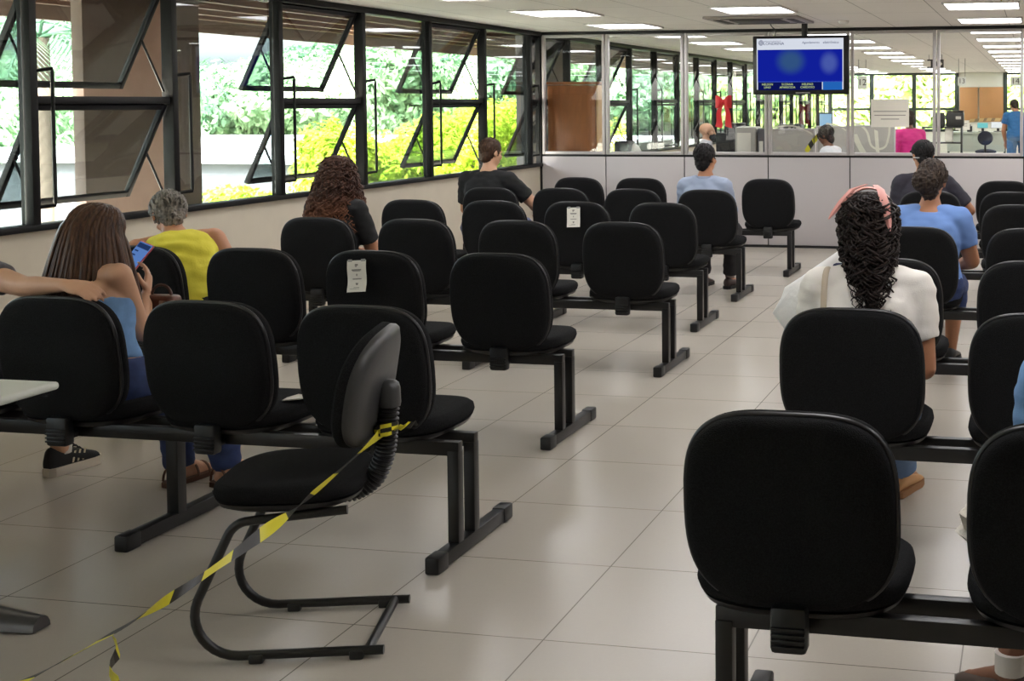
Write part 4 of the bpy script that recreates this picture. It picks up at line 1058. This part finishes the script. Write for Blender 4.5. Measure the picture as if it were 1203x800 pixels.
pr = MB(); [pr.box((0, -.002, z), (w, .001, .008)) for z, w in ((.02, .36), (-.022, .34), (-.064, .20))]; pr.build('print', INKL, s_)

# ---------------------------------------------------------------- office behind the glass
cb = thing('wooden_cabinet', (-5.275, 14.215, 0), 'tall brown wooden cabinet standing right behind the partition glass by the windows', 'cabinet')
MB().box((0, 0, .92), (.60, .36, 1.80), .004).build('carcass', WOOD, cb); MB().box((0, -.19, .89), (.57, .02, 1.66), .003).build('back_board', WOOD, cb); MB().box((0, 0, 1.845), (.64, .42, .03), .004).build('cornice', WOOD, cb); MB().box((.305, 0, .92), (.02, .37, 1.80), .003).build('side_edge', mat('light_edge_wood', (196, 158, 110), .5), cb)
def desk(x0, x1, y0, y1, z, label, m=DESKG, panel=True):
    t = thing('desk', ((x0 + x1) / 2, (y0 + y1) / 2, 0), label, 'desk', 'office desks'); w, d = x1 - x0, y1 - y0
    MB().box((0, 0, z - .015), (w, d, .03), .004).build('desktop', m, t)
    if panel: MB().box((0, -d / 2 + .08, z - .25), (w - .1, .02, .42), .003).build('modesty_panel', m, t)
    for sx in (-1, 1):
        l = MB(); l.box((sx * (w / 2 - .06), 0, (z - .03) / 2 + .01), (.05, .06, z - .05), .004); l.box((sx * (w / 2 - .06), 0, .02), (.06, d * .85, .04), .006); l.build('leg', STEEL, t)
    return t
desk(-5.1, -3.9, 15.35, 16.0, .74, 'office desk by the windows carrying a black box')
desk(-3.80, -2.95, 14.55, 15.25, .74, 'office desk behind the left glass carrying the dark monitor and grey computer')
def boxthing(name, c, d, m, label, cat, group=None, parts=()):
    t = thing(name, (c[0], c[1], c[2]), label, cat, group)
    MB().box((0, 0, d[2] / 2), d, min(d) * .12).build('casing', m, t)
    for n_, pc, pd, pm in parts: MB().box(pc, pd, min(pd) * .2).build(n_, pm, t)
    return t
def place(px0, px1, pyt, Y, zb, name, dep, m, label, cat, parts=None, group=None):
    a, b = rp(px0, pyt, Y), rp(px1, pyt, Y); w = b.x - a.x; h = a.z - zb
    return boxthing(name, ((a.x + b.x) / 2, Y + dep / 2, zb), (w, dep, h), m, label, cat, group, parts(w, h, dep) if parts else ())
place(721, 738, 166, 15.4, .74, 'printer', .3, DARKP, 'black box shaped printer on the desk near the windows', 'printer', lambda w, h, d: [('paper_tray', (0, -d / 2 - .03, h * .3), (w * .8, .06, .03), DARKP)])
lt = thing('desk_lamp', (rpx(745, 15.6), 15.6, .74), 'white round shaded lamp standing beside the black printer', 'lamp')
MB().lathe([(.001, 0), (.07, 0), (.07, .015), (.012, .03), (.012, .24)], (0, 0, 0)).build('base', DARKP, lt); MB().lathe([(.10, .20), (.085, .27), (.05, .33), (.01, .36)], (0, 0, 0)).build('lamp_shade', LIGHTP, lt)
place(841, 862, 156, 14.85, .74, 'monitor', .05, DARKP, 'black monitor seen from behind, next to the bald man', 'monitor', lambda w, h, d: [('stand', (0, .05, .03), (.16, .2, .02), DARKP), ('back_bulge', (0, -.035, h * .55), (w * .6, .05, h * .4), DARKP)])
place(863, 889, 149, 14.62, .74, 'computer_case', .35, LIGHTP, 'pale grey computer case with a printed sheet on its front, behind the glass', 'computer', lambda w, h, d: [('front_sheet', (-.02, -d / 2 - .003, h * .55), (w * .62, .003, h * .66), PAPER), ('side_ridge', (w / 2 - .03, -d / 2 - .006, h * .5), (.03, .012, h * .86), LIGHTP)])
place(890, 898, 151, 14.6, .74, 'ring_binder', .28, mat('binder_grey', (84, 86, 92), .6), 'dark grey binder standing beside the pale computer case', 'binder', lambda w, h, d: [('spine_label', (0, -d / 2 - .002, h * .6), (w * .6, .003, .16), PAPER)])
place(850, 871, 146.5, 15.2, 1.0, 'printer', .3, DARKP, 'low black printer behind the red bow and dark monitor', 'printer', lambda w, h, d: [('lid', (0, 0, h + .01), (w * .94, d * .9, .02), DARKP)])
bx_ = boxthing('filing_cabinet', (rpx(860, 15.35), 15.45, 0), (.34, .36, .995), LIGHTP, 'pale metal filing cabinet under the low black printer', 'cabinet', None, [('drawer_front', (0, -.185, .75), (.3, .01, .28), LIGHTP)])
# divider screens
def divider(px0, px1, pyt, Y, label):
    a, b = rp(px0, pyt, Y), rp(px1, pyt, Y); t = thing('divider_screen', ((a.x + b.x) / 2, Y, 0), label, 'divider', 'grey desk dividers'); w, h = b.x - a.x, a.z
    MB().box((0, 0, h / 2 + .02), (w - .04, .035, h - .08), .004).build('fabric_panel', DIVG, t); MB().box((0, 0, h - .01), (w, .05, .025), .004).build('top_rail', ALU, t)
    for sx in (-1, 1): MB().box((sx * (w / 2 - .012), 0, h / 2), (.024, .05, h - .02), .004).build('post', ALU, t)
divider(905, 958, 151, 16.4, 'grey desk divider behind the woman in white, left one')
divider(959, 1000, 148, 17.2, 'grey desk divider behind the woman in white, right one')
divider(1000, 1052, 147, 17.6, 'grey desk divider behind the looped white tape')
desk(-2.75, -1.2, 15.0, 15.7, .74, 'office desk of the woman in white behind the middle glass')
desk(-3.7, -1.2, 16.6, 17.1, .74, 'narrow desk behind the two grey dividers')
place(962, 978, 132, 17.5, 1.2, 'monitor', .04, mat('monitor_grey', (70, 78, 90), .5), 'small lit monitor standing above the right grey divider', 'monitor', lambda w, h, d: [('screen', (0, -d / 2 - .002, h * .52), (w * .88, .003, h * .8), emit('monitor_glow', (150, 190, 220), .9)), ('stand', (0, 0, -.2), (.05, .04, .44), DARKP), ('stand_base', (0, 0, -.43), (.2, .16, .02), DARKP)])
desk(-3.2, -1.0, 17.3, 17.58, .75, 'desk behind the dividers carrying the small lit monitor')
for i, (pa, pb, pt_, lab) in enumerate(((914, 922, 146, 'left one of three dark folders on the grey divider desk'), (924, 931, 146, 'middle one of three dark folders on the grey divider desk'), (933, 942, 145, 'right one of three dark folders on the grey divider desk'))):
    place(pa, pb, pt_, 16.75, .74, 'desk_organiser', .2, DARKP, lab, 'organiser', lambda w, h, d: [('front_label', (0, -d / 2 - .002, h - .08), (w * .5, .003, .08), LIGHTP)], 'dark folders on the divider desk')
# tapes in the office
def tape(pts, w, label, cat='barrier tape', mats=(YEL, BLK), n=40, up=V((0, -1, 0)), name='barrier_tape'):
    P_ = spl([V(p) for p in pts], 14); mb = MB(); L = 0
    for a, b in zip(P_[:-1], P_[1:]):
        d = (b - a); l = d.length
        if l < 1e-5: continue
        d.normalize(); side = d.cross(V((0, 1, 0))).normalized() * w / 2; th = V((0, .003, 0)); sk = d * w * .5
        k = int(L / (w * 1.3)) % 2; L += l
        mb.add([a - side, b - side, b + side + sk, a + side + sk, a - side + th, b - side + th, b + side + sk + th, a + side + sk + th], [[0, 1, 2, 3], [7, 6, 5, 4], [0, 4, 5, 1], [2, 6, 7, 3], [0, 3, 7, 4], [1, 5, 6, 2]], k)
    o = mb.build(name, list(mats)); tag(o, label, cat); return o
tape([rp(946, 180, 16.375), rp(954, 168, 16.375), rp(963, 158, 16.375)], .062, 'short diagonal yellow and black tape beside the woman in white behind the glass')
WT = mat('white_tape', (216, 212, 196), .6)
tape([rp(903, 150, 16.375), rp(930, 148, 16.375), rp(950, 155, 16.375), rp(962, 165, 16.375)], .02, 'thin white cord curving over the left grey divider', 'cord', (WT, WT), name='cable')
tape([rp(970, 145, 17.178), rp(985, 148, 17.178), rp(998, 156, 17.178)], .02, 'thin white cord curving over the right grey divider', 'cord', (WT, WT), name='cable')
tape([rp(1001, 144, 17.578), rp(1012, 148, 17.578), rp(1019, 156, 17.578), rp(1023, 170, 17.578), rp(1031, 175, 17.578), rp(1040, 172, 17.578), rp(1044, 160, 17.578), rp(1045, 150, 17.578)], .03, 'looped white tape hanging across the divider under the paper sign', 'tape', (WT, WT), name='looped_tape')
tape([rp(1003, 156, 17.574), rp(1008, 168, 17.574), rp(1014, 179, 17.574)], .075, 'white paper strip hanging at the left end of the looped tape', 'paper strip', (WT, WT), name='paper_strip')
tape([rp(1029, 152, 17.574), rp(1030, 164, 17.574), rp(1031, 178, 17.574)], .05, 'white paper strip hanging in the middle of the looped tape', 'paper strip', (WT, WT), name='paper_strip')
# right hand bay: desk with monitors, chair, printer shelf
YD = 30.0
a = rp(1110, 155, YD); b = rp(1183, 155, YD); ZD = a.z
desk(a.x, b.x, YD, YD + .8, ZD, 'long pale office desk far behind the right glass under the tan boards', mat('desk_green_grey', (178, 186, 174), .5))
def mon(pa, pb, pt_, pb_, label, col):
    A, B = rp(pa, pt_, YD + .4), rp(pb, pb_, YD + .4); t = thing('monitor', ((A.x + B.x) / 2, YD + .4, ZD), label, 'monitor', 'monitors on the far desk'); w = B.x - A.x; h = A.z - max(B.z, ZD + .08)
    z = (A.z + max(B.z, ZD + .08)) / 2 - ZD
    MB().box((0, 0, z), (w, .04, h), .006).build('housing', LIGHTP, t); MB().box((0, -.022, z), (w * .93, .004, h * .88)).build('screen', emit('far_screen_' + str(pa), col, 1.0), t); MB().box((0, .02, .06), (.06, .04, .16), .004).build('stand', DARKP, t); MB().box((0, 0, .008), (.2, .16, .014), .003).build('stand_base', DARKP, t)
mon(1148, 1161, 144, 151, 'teal lit monitor on the far desk, left of the pair', (120, 200, 200)); mon(1164, 1181, 143, 153, 'white lit monitor on the far desk, right of the pair', (236, 238, 240))
p = rp(1131, 147, YD - .3); sg = thing('paper_sign', p, 'small white paper sign standing at the left end of the far desk', 'sign')
s_ = MB().box((0, 0, 0), (.33, .004, .22)).build('sheet', PAPER, sg); pr = MB(); [pr.box((0, -.004, z), (w, .002, .012)) for z, w in ((.03, .2), (-.02, .2))]; pr.build('print', INKL, s_)
MB().box((0, .01, -(p.z - ZD) / 2 - .05), (.02, .01, p.z - ZD + .02)).build('stick', ALU, sg)
px_ = rp(1137, 154, YD + .3); place(1136, 1142, 148, YD + .2, ZD, 'telephone', .2, DARKP, 'small black telephone on the far desk beside the paper sign', 'telephone', lambda w, h, d: [('handset', (0, 0, h + .02), (w * .4, d, .04), DARKP)])
oc = thing('office_chair', (rpx(1158, 28.6), 28.6, 0), 'dark swivel chair with round back before the far desk', 'chair')
DK = mat('dark_blue_fabric', (40, 44, 58), .9)
MB().ell((0, -.18, rp(1158, 162, 28.6).z), (.17, .05, .16)).build('backrest', DK, oc); MB().ell((0, .08, .52), (.24, .23, .06)).build('seat', DK, oc); MB().tube([(0, -.17, .75), (0, -.2, .6), (0, -.1, .46), (0, .06, .46)], .022, 8).build('back_bar', STEEL, oc); MB().tube([(0, .08, .06), (0, .08, .48)], .028, 10).build('gas_column', STEEL, oc)
for k in range(5):
    an = 2 * PI * k / 5; MB().tube([(0, .08, .09), (math.cos(an) * .28, .08 + math.sin(an) * .28, .06)], .018, 6).ell((math.cos(an) * .28, .08 + math.sin(an) * .28, .03), (.03, .03, .03), None, 10, 6).build('leg', STEEL, oc)
tape([rp(1138, 142, 28.0), rp(1160, 140.5, 28.0), rp(1186, 141, 28.0)], .07, 'orange and white barrier tape stretched in front of the far desk', mats=(mat('tape_tan', (206, 178, 120), .6), mat('tape_dark', (140, 120, 90), .6)))
sh = thing('storage_shelf', (rpx(1107, 27.5), 27.6, 0), 'black shelf with office equipment left of the far desk', 'shelf')
for z in (.35, .75, 1.08): MB().box((0, 0, z), (.85, .4, .03), .003).build('shelf_board', DARKP, sh)
for sx in (-1, 1): MB().box((sx * .41, 0, .55), (.03, .4, 1.1), .003).build('upright', DARKP, sh)
place(1111, 1132, 131.5, 27.45, 1.095, 'printer', .36, DARKP, 'large black printer on top of the black shelf, right one', 'printer', lambda w, h, d: [('panel', (.08, -d / 2 - .004, h * .6), (w * .3, .006, h * .2), LIGHTP), ('lid', (0, 0, h + .015), (w * .95, d * .9, .03), DARKP)])
place(1098, 1109, 134, 27.45, 1.095, 'printer', .36, DARKP, 'narrower black printer on top of the black shelf, left one', 'printer', lambda w, h, d: [('lid', (0, 0, h + .015), (w * .95, d * .9, .03), DARKP)])
place(1110, 1119, 146, 27.5, .765, 'paper_box', .3, PAPER, 'white paper box on the middle board of the black shelf', 'box', lambda w, h, d: [('lid', (0, 0, h), (w * 1.05, d * 1.05, .03), PAPER)])
# hanging number signs
SGN = mat('sign_grey', (225, 228, 222), .6); SGD = mat('sign_dark', (30, 30, 32), .6)
def hang(px, py, Y, w, h, txt, label, m, tm, ts):
    p = rp(px, py, Y); t = thing('hanging_sign', p, label, 'sign', 'signs hanging from the office ceiling')
    s_ = MB().box((0, 0, 0), (w, .02, h), .003).build('board', m, t)
    mb = MB()
    if txt == '>':
        mb.add([(-.03 + dx, -.0125, s * .09) for dx, s in ((0, 1), (.06, 1), (.15, 0), (.06, -1), (0, -1), (.09, 0))], [[0, 1, 2, 5], [5, 2, 3, 4]]); mb.add([(-.22, -.0125, .05), (-.08, -.0125, .05), (-.08, -.0125, -.05), (-.22, -.0125, -.05)], [[0, 1, 2, 3]])
    else: mb.add(*text_mb(txt, ts, FACE, (0, -.0125, 0)))
    mb.build('lettering', tm, s_)
    for sx in (-.4, .4): MB().tube([(sx * w, 0, h / 2), (sx * w, 0, CZ - p.z)], .004, 6).build('hanger', STEEL, t)
hang(1013, 97, 24, .17, .25, '12', 'hanging number sign reading 12 in the office', SGN, INK, .17)
hang(1130, 95.5, 24, .15, .16, '13', 'hanging number sign reading 13 in the office', SGN, INK, .13)
hang(1193, 95.5, 26, .20, .18, '14', 'hanging number sign reading 14 at the right end of the office', SGN, INK, .17)
hang(1099, 75, 22, .28, .15, '>', 'dark hanging sign with a white arrow in the office', SGD, PAPER, .1)

# ---- people in the office
b = (rpx(825, 15.6), 15.6, 0)
g = Fig(b, -78, hz=.63, lean=(2, 6, 14), sc=1.0, wf=1.05, head=(0, 6, 0))
t = person('bald person with a dark face mask in a white shirt behind the left glass', b)
bd = g.body(t, SK_L, .010); g.top(t, 'white_shirt', mat('office_white_shirt', (206, 204, 210), .85), 'short', .016, t1=.52); g.trousers(t, 'trousers', NAVY)
mb = MB(); mb.ell(g.H(0, .062, -.055), (.062, .056, .050), g.HR); rebuild('face_mask', mb, .007, mat('black_mask', (26, 26, 28), .8), t, 2)
sm_ = MB(); sm_.tube([g.H(s_ * .0 + .075, .03, -.03) for s_ in (0,)] + [g.H(.082, -.01, .0)], .003, 6); sm_.tube([g.H(-.075, .03, -.03), g.H(-.082, -.01, 0)], .003, 6); sm_.build('mask_strap', mat('black_strap', (26, 26, 28), .8), t)
g.shoes(t, mat('black_shoe_f', (28, 26, 26), .5), mat('dark_sole_f', (20, 20, 20), .7))
b = (rpx(981, 15.9), 15.95, 0)
g = Fig(b, 72, hz=.60, lean=(6, 14, 24), sc=.98, head=(0, 22, 0))
t = person('person with dark hair and white shirt bowed over a desk behind the middle glass', b)
g.body(t, SK_D, .010); g.top(t, 'white_shirt', mat('office_white_blouse', (222, 222, 226), .85), 'short', .014); g.trousers(t, 'trousers', NAVY)
g.cap(t, hairmat('dark_hair_office', (26, 22, 22), (60, 52, 50)), seed=41, nape=.06, r=(.09, .108, .098)); g.shoes(t, mat('black_shoe_g', (28, 26, 26), .5), mat('dark_sole_g', (20, 20, 20), .7))
b = (rpx(1071, 18.8), 18.8, 0)
g = Fig(b, 30, hz=.75, lean=(4, 12, 20), sc=1.0, wf=1.1, head=(0, 14, 0), wl=(rpx(1056, 18.5), 18.9, .98))
t = person('person in a bright pink top sitting behind the paper sign in the office', b)
g.body(t, SK_D, .010); g.top(t, 'pink_top', mat('pink_cotton', (206, 44, 128), .85), 'long', .014); g.trousers(t, 'trousers', NAVY)
g.cap(t, hairmat('dark_hair_office_b', (26, 20, 18), (56, 44, 38)), seed=43); g.shoes(t, mat('black_shoe_h', (28, 26, 26), .5), mat('dark_sole_h', (20, 20, 20), .7))
st_ = thing('stool', (b[0], b[1], 0), 'tall dark stool under the person in pink', 'stool'); MB().lathe([(.001, .64), (.18, .64), (.19, .66), (.18, .69), (.001, .695)], (0, 0, 0)).build('seat', DK, st_); MB().tube([(0, 0, .02), (0, 0, .65)], .03, 10).build('column', STEEL, st_); MB().lathe([(.001, 0), (.22, 0), (.22, .02), (.03, .04), (.001, .04)], (0, 0, 0)).build('base', STEEL, st_)
for nm, bb in (('bald person', (rpx(825, 15.6), 15.6)), ('bowed person in white', (rpx(981, 15.9), 15.95))):
    st2 = dup(st_, (bb[0], bb[1], 0), None, 'dark stool under the %s in the office' % nm)
    st2.scale = (1, 1, .84 if nm[0] == 'b' and nm[1] == 'a' else .80)
b = (rpx(1196, 25.5), 25.5, 0)
g = Fig(b, 14, hz=.95, lean=(10, 24, 40), sc=1.04, wf=1.15, head=(10, 42, 0), stand=True, arm=1.05)
t = person('person in a blue shirt standing with back turned at the far right of the office', b)
g.body(t, SK_M, .011); g.top(t, 'blue_shirt', mat('office_blue_shirt', (34, 92, 142), .85), 'short', .016, t0=-.06); g.trousers(t, 'jeans', mat('office_blue_jeans', (70, 110, 150), .9)); g.cap(t, hairmat('dark_hair_office_c', (26, 20, 18), (56, 44, 38)), seed=47); g.shoes(t, mat('black_shoe_i', (28, 26, 26), .5), mat('dark_sole_i', (20, 20, 20), .7))
# ---------------------------------------------------------------- outdoors
GROUND = mat('outside_ground', (168, 166, 150), .95, var=.2, vscale=.6)
struct(MB().box((-46, 20, -.75), (80, 130, .1)).build('ground', GROUND))
# roof overhang with timber slats
OVW = mat('overhang_soffit', (196, 180, 164), .8); SLAT = mat('brown_timber', (112, 80, 66), .7, var=.15, vscale=8)
eav = structE('roof_overhang')
MB().box((-7.15, 15, 2.72), (2.9, 44, .08)).build('soffit', OVW, eav)
for x in (-5.95, -6.45, -6.95, -7.45, -7.95, -8.4): MB().box((x, 15, 2.58), (.07, 44, .2), .004).build('beam', SLAT, eav)
for k in range(24): MB().box((-7.15, -5.5 + 1.82 * k, 2.66), (2.75, .06, .08), .004).build('cross_slat', SLAT, eav)
MB().box((-8.58, 15, 2.52), (.06, 44, .32), .004).build('fascia', mat('fascia_board', (150, 128, 116), .7), eav)
struct(MB().box(((XW + XR) / 2 + .2, 15.5, 2.80), (XR - XW + .8, 41, .4)).build('roof', mat('roof_grey', (120, 118, 116), .8)))
# masonry pier outside the window left of the middle
def col_at(pa, pb, X, dx, label, m):
    ya = rp(pa, 120, 1).y / rp(pa, 120, 1).x * (X - dx); yb = rp(pb, 120, 1).y / rp(pb, 120, 1).x * X
    t = MB().box((0, 0, 1.3), (dx, yb - ya, 4.0), .01).build('masonry_pier', m); t.location = (X - dx / 2, (ya + yb) / 2, .05 - .8 + .25); tag(t, label, 'pillar'); return t
PIER = mat('pier_render', (142, 124, 116), .9, bump=.15, bscale=30, var=.05)
col_at(85, 236, -7.0, .10, 'wide taupe masonry pier outside the open windows on the left', PIER)
col_at(606, 664, -6.6, .14, 'grey pier outside the last window by the partition', mat('pier_grey', (132, 126, 128), .9, bump=.1, bscale=30))
# low white annexe and wall
an = thing('white_annexe', (-22.0, 27, -.7), 'low flat roofed white building outside beyond the windows', 'building')
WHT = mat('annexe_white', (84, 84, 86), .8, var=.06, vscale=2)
MB().box((0, 0, .66), (24, 15, 1.30)).build('wall', WHT, an); MB().box((0, 0, 1.36), (24.3, 15.3, .10), .01).build('roof_slab', mat('annexe_roof', (235, 235, 235), .7), an)

rn = random.Random(77)
def leaves(mb, c, r, n, size, rn, shell=.55):
    for i in range(n):
        d = V((rn.gauss(0, 1), rn.gauss(0, 1), rn.gauss(0, 1))); d.normalize(); q = shell + (1 - shell) * rn.random() ** .6
        q *= 1 + .22 * noise.noise(d * 2.3 + V(c) * .7)
        p = V(c) + V((d.x * r[0], d.y * r[1], d.z * r[2])) * q
        nrm = (d + V((rn.uniform(-1, 1), rn.uniform(-1, 1), rn.uniform(-.3, 1)))).normalized(); _, a, b = frame_from(nrm)
        an_ = rn.uniform(0, 6.28); a, b = a * math.cos(an_) + b * math.sin(an_), b * math.cos(an_) - a * math.sin(an_); s = size * rn.uniform(.6, 1.4)
        mb.add([p - a * s, p + b * s * .45 + nrm * s * .12, p + a * s, p - b * s * .45 + nrm * s * .12], [[0, 1, 2, 3]])
def crown(name, parts, n, size, m, parent, seed):
    r_ = random.Random(seed); mb = MB(); tot = sum(p[1][0] * p[1][1] + p[1][0] * p[1][2] for p in parts)
    for c, r in parts: leaves(mb, c, r, int(n * (r[0] * r[1] + r[0] * r[2]) / tot), size, r_)
    me = mb.mesh(name, m, 180, fix=False); return inst(name, me, parent)
LIME = leafmat('lime_leaf', (126, 166, 40), (204, 220, 84), 4); BARK = mat('bark', (86, 74, 62), .9, bump=.4, bscale=30)
HAZED_GREENS = [leafmat('hazed_mid_green_leaf', (84, 122, 84), (158, 186, 138), 1.5), leafmat('hazed_pale_green_leaf', (112, 146, 104), (184, 206, 164), 1.5), leafmat('hazed_deep_green_leaf', (70, 108, 80), (138, 170, 130), 1.5)]  # haze over the trees is put into these paled leaf greens
# lime hedge shrubs outside the windows
for i, (px, X, h, w, lab) in enumerate(((384, -9.6, 1.40, .62, 'seen through the window right of the curly haired woman\'s left'), (412, -9.9, 1.30, .8, 'seen behind the third open window'), (452, -9.7, 1.0, .9, 'low and wide, behind the fixed pane in the middle'), (492, -9.7, 1.32, 1.1, 'behind the window with striped reflections'), (540, -9.6, 1.58, 1.1, 'tall, behind the open window near the man in black'), (590, -9.8, 1.72, 1.2, 'tallest, behind the last pane before the partition'), (640, -10.0, 1.7, 1.2, 'beyond the corner of the partition'), (690, -10.0, 1.5, 1.3, 'seen through the office windows behind the cabinet'))):
    d = rp(px, 120, 1); Y = d.y / d.x * X
    t = thing('lime_shrub', (X, Y, -.7), 'bright lime green shrub outside, ' + lab, 'shrub', 'lime shrubs outside the windows')
    hh = h + .7; r_ = random.Random(i)
    parts = [((0, 0, hh * .5), (w * .75, w, hh * .5))] + [((r_.uniform(-.4, .4), r_.uniform(-.7, .7), hh * r_.uniform(.62, .8)), (w * .42, w * .5, hh * .22)) for _ in range(4)]
    crown('foliage', parts, 9000, .05, LIME, t, 100 + i); MB().tube([(0, 0, 0), (.03, .02, hh * .6)], [.05, .02], 8).build('stem', BARK, t)
# small tuft by the white wall
d = rp(275, 120, 1); X = -11.0; Y = d.y / d.x * X
t = thing('lime_shrub', (X, Y, -.7), 'small lime green tuft before the white annexe wall', 'shrub', 'lime shrubs outside the windows'); crown('foliage', [((0, 0, .62), (.5, .8, .55)), ((.2, .7, .7), (.3, .5, .35))], 2600, .05, LIME, t, 99); MB().tube([(0, 0, 0), (.02, 0, .7)], [.05, .02], 8).build('stem', BARK, t)
# trees
names = ['far left, behind the first panes', 'behind the wide masonry pier', 'at the left of the sky gap', 'right of the sky gap over the annexe', 'behind the second open window', 'feathery, behind the middle fixed pane', 'behind the striped reflections', 'tall, behind the open window near the man in black', 'dark, behind the last pane', 'beyond the partition corner', 'behind the office cabinet', 'first one seen through the office windows', 'second one seen through the office windows', 'third one seen through the office windows', 'fourth one seen through the office windows']
spec = [(-60, -24, 60), (90, -26, 40), (240, -30, 62), (296, -34, 84), (345, -27, 58), (400, -30, 40), (450, -26, 46), (505, -28, 40), (560, -25, 36), (610, -24, 44), (665, -26, 30), (715, -24, 56), (765, -25, 66), (815, -24, 72), (865, -24, 76)]
for i, ((px, X, ptop), nm) in enumerate(zip(spec, names)):
    d = rp(px, 120, 1); Y = d.y / d.x * X; top = H + (120 - ptop) / 1499 * Y + .7; r_ = random.Random(300 + i); w = 2.4 + .035 * Y * .9
    t = thing('tree', (X, Y, -.7), 'pale green leafy tree outside, ' + nm, 'tree', 'trees outside the windows')
    parts = [((0, 0, top * .56), (w, w, top * .44))] + [((r_.uniform(-.6, .6) * w, r_.uniform(-.7, .7) * w, top * r_.uniform(.45, .8)), (w * .5, w * .55, top * .2)) for _ in range(6)]
    crown('crown', parts, 15000, .0036 * Y * .9 + .03, HAZED_GREENS[i % 3], t, 500 + i); MB().tube([(0, 0, 0), (.1, 0, top * .3), (.0, .1, top * .6)], [.22, .16, .06], 8).build('trunk', BARK, t)
# trees beyond the far office windows
FARL = leafmat('sunlit_leaf', (140, 164, 84), (196, 208, 140), 1.0)
for i, (px, ptop) in enumerate(((985, 100), (1045, 60), (1090, 52), (1150, 70), (1200, 84))):
    Y = 46.0 + 2 * (i % 2); x = rpx(px, Y); top = H + (120 - ptop) / 1499 * Y + .7
    t = thing('tree', (x, Y, -.7), 'sunlit tree beyond the far office windows, ' + ['leftmost, low', 'behind the paper sign', 'behind the person in pink', 'behind the tan boards', 'at the far right'][i], 'tree', 'trees outside the windows')
    crown('crown', [((0, 0, top * .55), (2.3, 2, top * .45)), ((1, 0, top * .6), (1.3, 1.3, top * .3)), ((-1, 0, top * .5), (1.4, 1.3, top * .3))], 4500, .2, HAZED_GREENS[1] if i % 2 else FARL, t, 700 + i); MB().tube([(0, 0, 0), (0, .1, top * .5)], [.2, .08], 8).build('trunk', BARK, t)
# palm at the left
d = rp(40, 120, 1); X = -11.5; Y = d.y / d.x * X
pl = thing('palm_tree', (X, Y, -.7), 'palm tree with drooping fronds outside the leftmost window', 'palm')
MB().tube([(0, 0, 0), (.05, .05, 1.5), (0, .1, 3.1)], [.16, .13, .11], 10).build('trunk', BARK, pl)
PALM = leafmat('palm_leaf', (96, 130, 104), (150, 178, 146), 2)
for k in range(15):
    an_ = 2 * PI * k / 15 + .2; el_ = rn.uniform(.1, .9); mb = MB(); n = 26; P_ = []
    for i in range(n + 1):
        u = i / n; rr = 2.3 * u; z = 3.1 + math.sin(el_) * rr - 1.25 * u * u * 1.3; P_.append(V((math.cos(an_) * rr * math.cos(el_), .1 + math.sin(an_) * rr * math.cos(el_), z)))
    mb.tube(P_, [.022 * (1 - .8 * i / n) for i in range(n + 1)], 5); sd = V((-math.sin(an_), math.cos(an_), 0))
    for i in range(3, n):
        dv = (P_[i + 1] - P_[i]).normalized(); L_ = .62 * math.sin(PI * (.12 + .8 * i / n))
        for s_ in (-1, 1):
            p = P_[i]; tip = p + (sd * s_ * .75 + dv * .6 + V((0, 0, -.55))).normalized() * L_; w_ = dv * .022
            mb.add([p - w_, p + w_, tip], [[0, 1, 2]])
    o = inst('frond', mb.mesh('frond', PALM, 180, fix=False), pl)

# ---------------------------------------------------------------- light: sky and sun
w = bpy.data.worlds.new('world'); scene.world = w; w.use_nodes = True; nt = w.node_tree; nt.nodes.clear()
out = nt.nodes.new('ShaderNodeOutputWorld'); bg = nt.nodes.new('ShaderNodeBackground'); sky = nt.nodes.new('ShaderNodeTexSky'); sky.sky_type = 'NISHITA'; sky.sun_disc = False; sky.sun_elevation = rad(52); sky.sun_rotation = rad(160); sky.air_density = 1.0; sky.dust_density = 6.0; sky.ozone_density = 1.0
hs = nt.nodes.new('ShaderNodeHueSaturation'); hs.inputs['Saturation'].default_value = .25
nt.links.new(sky.outputs[0], hs.inputs['Color']); nt.links.new(hs.outputs[0], bg.inputs[0]); nt.links.new(bg.outputs[0], out.inputs[0]); bg.inputs[1].default_value = SKY_S
sd_ = bpy.data.lights.new('sun', 'SUN'); so_ = bpy.data.objects.new('sun', sd_); COL.objects.link(so_); sd_.energy = SUN_S; sd_.angle = rad(1); sd_.color = (1, .96, .9)
so_.rotation_euler = V((-.25, .62, -.74)).to_track_quat('-Z', 'Y').to_euler()
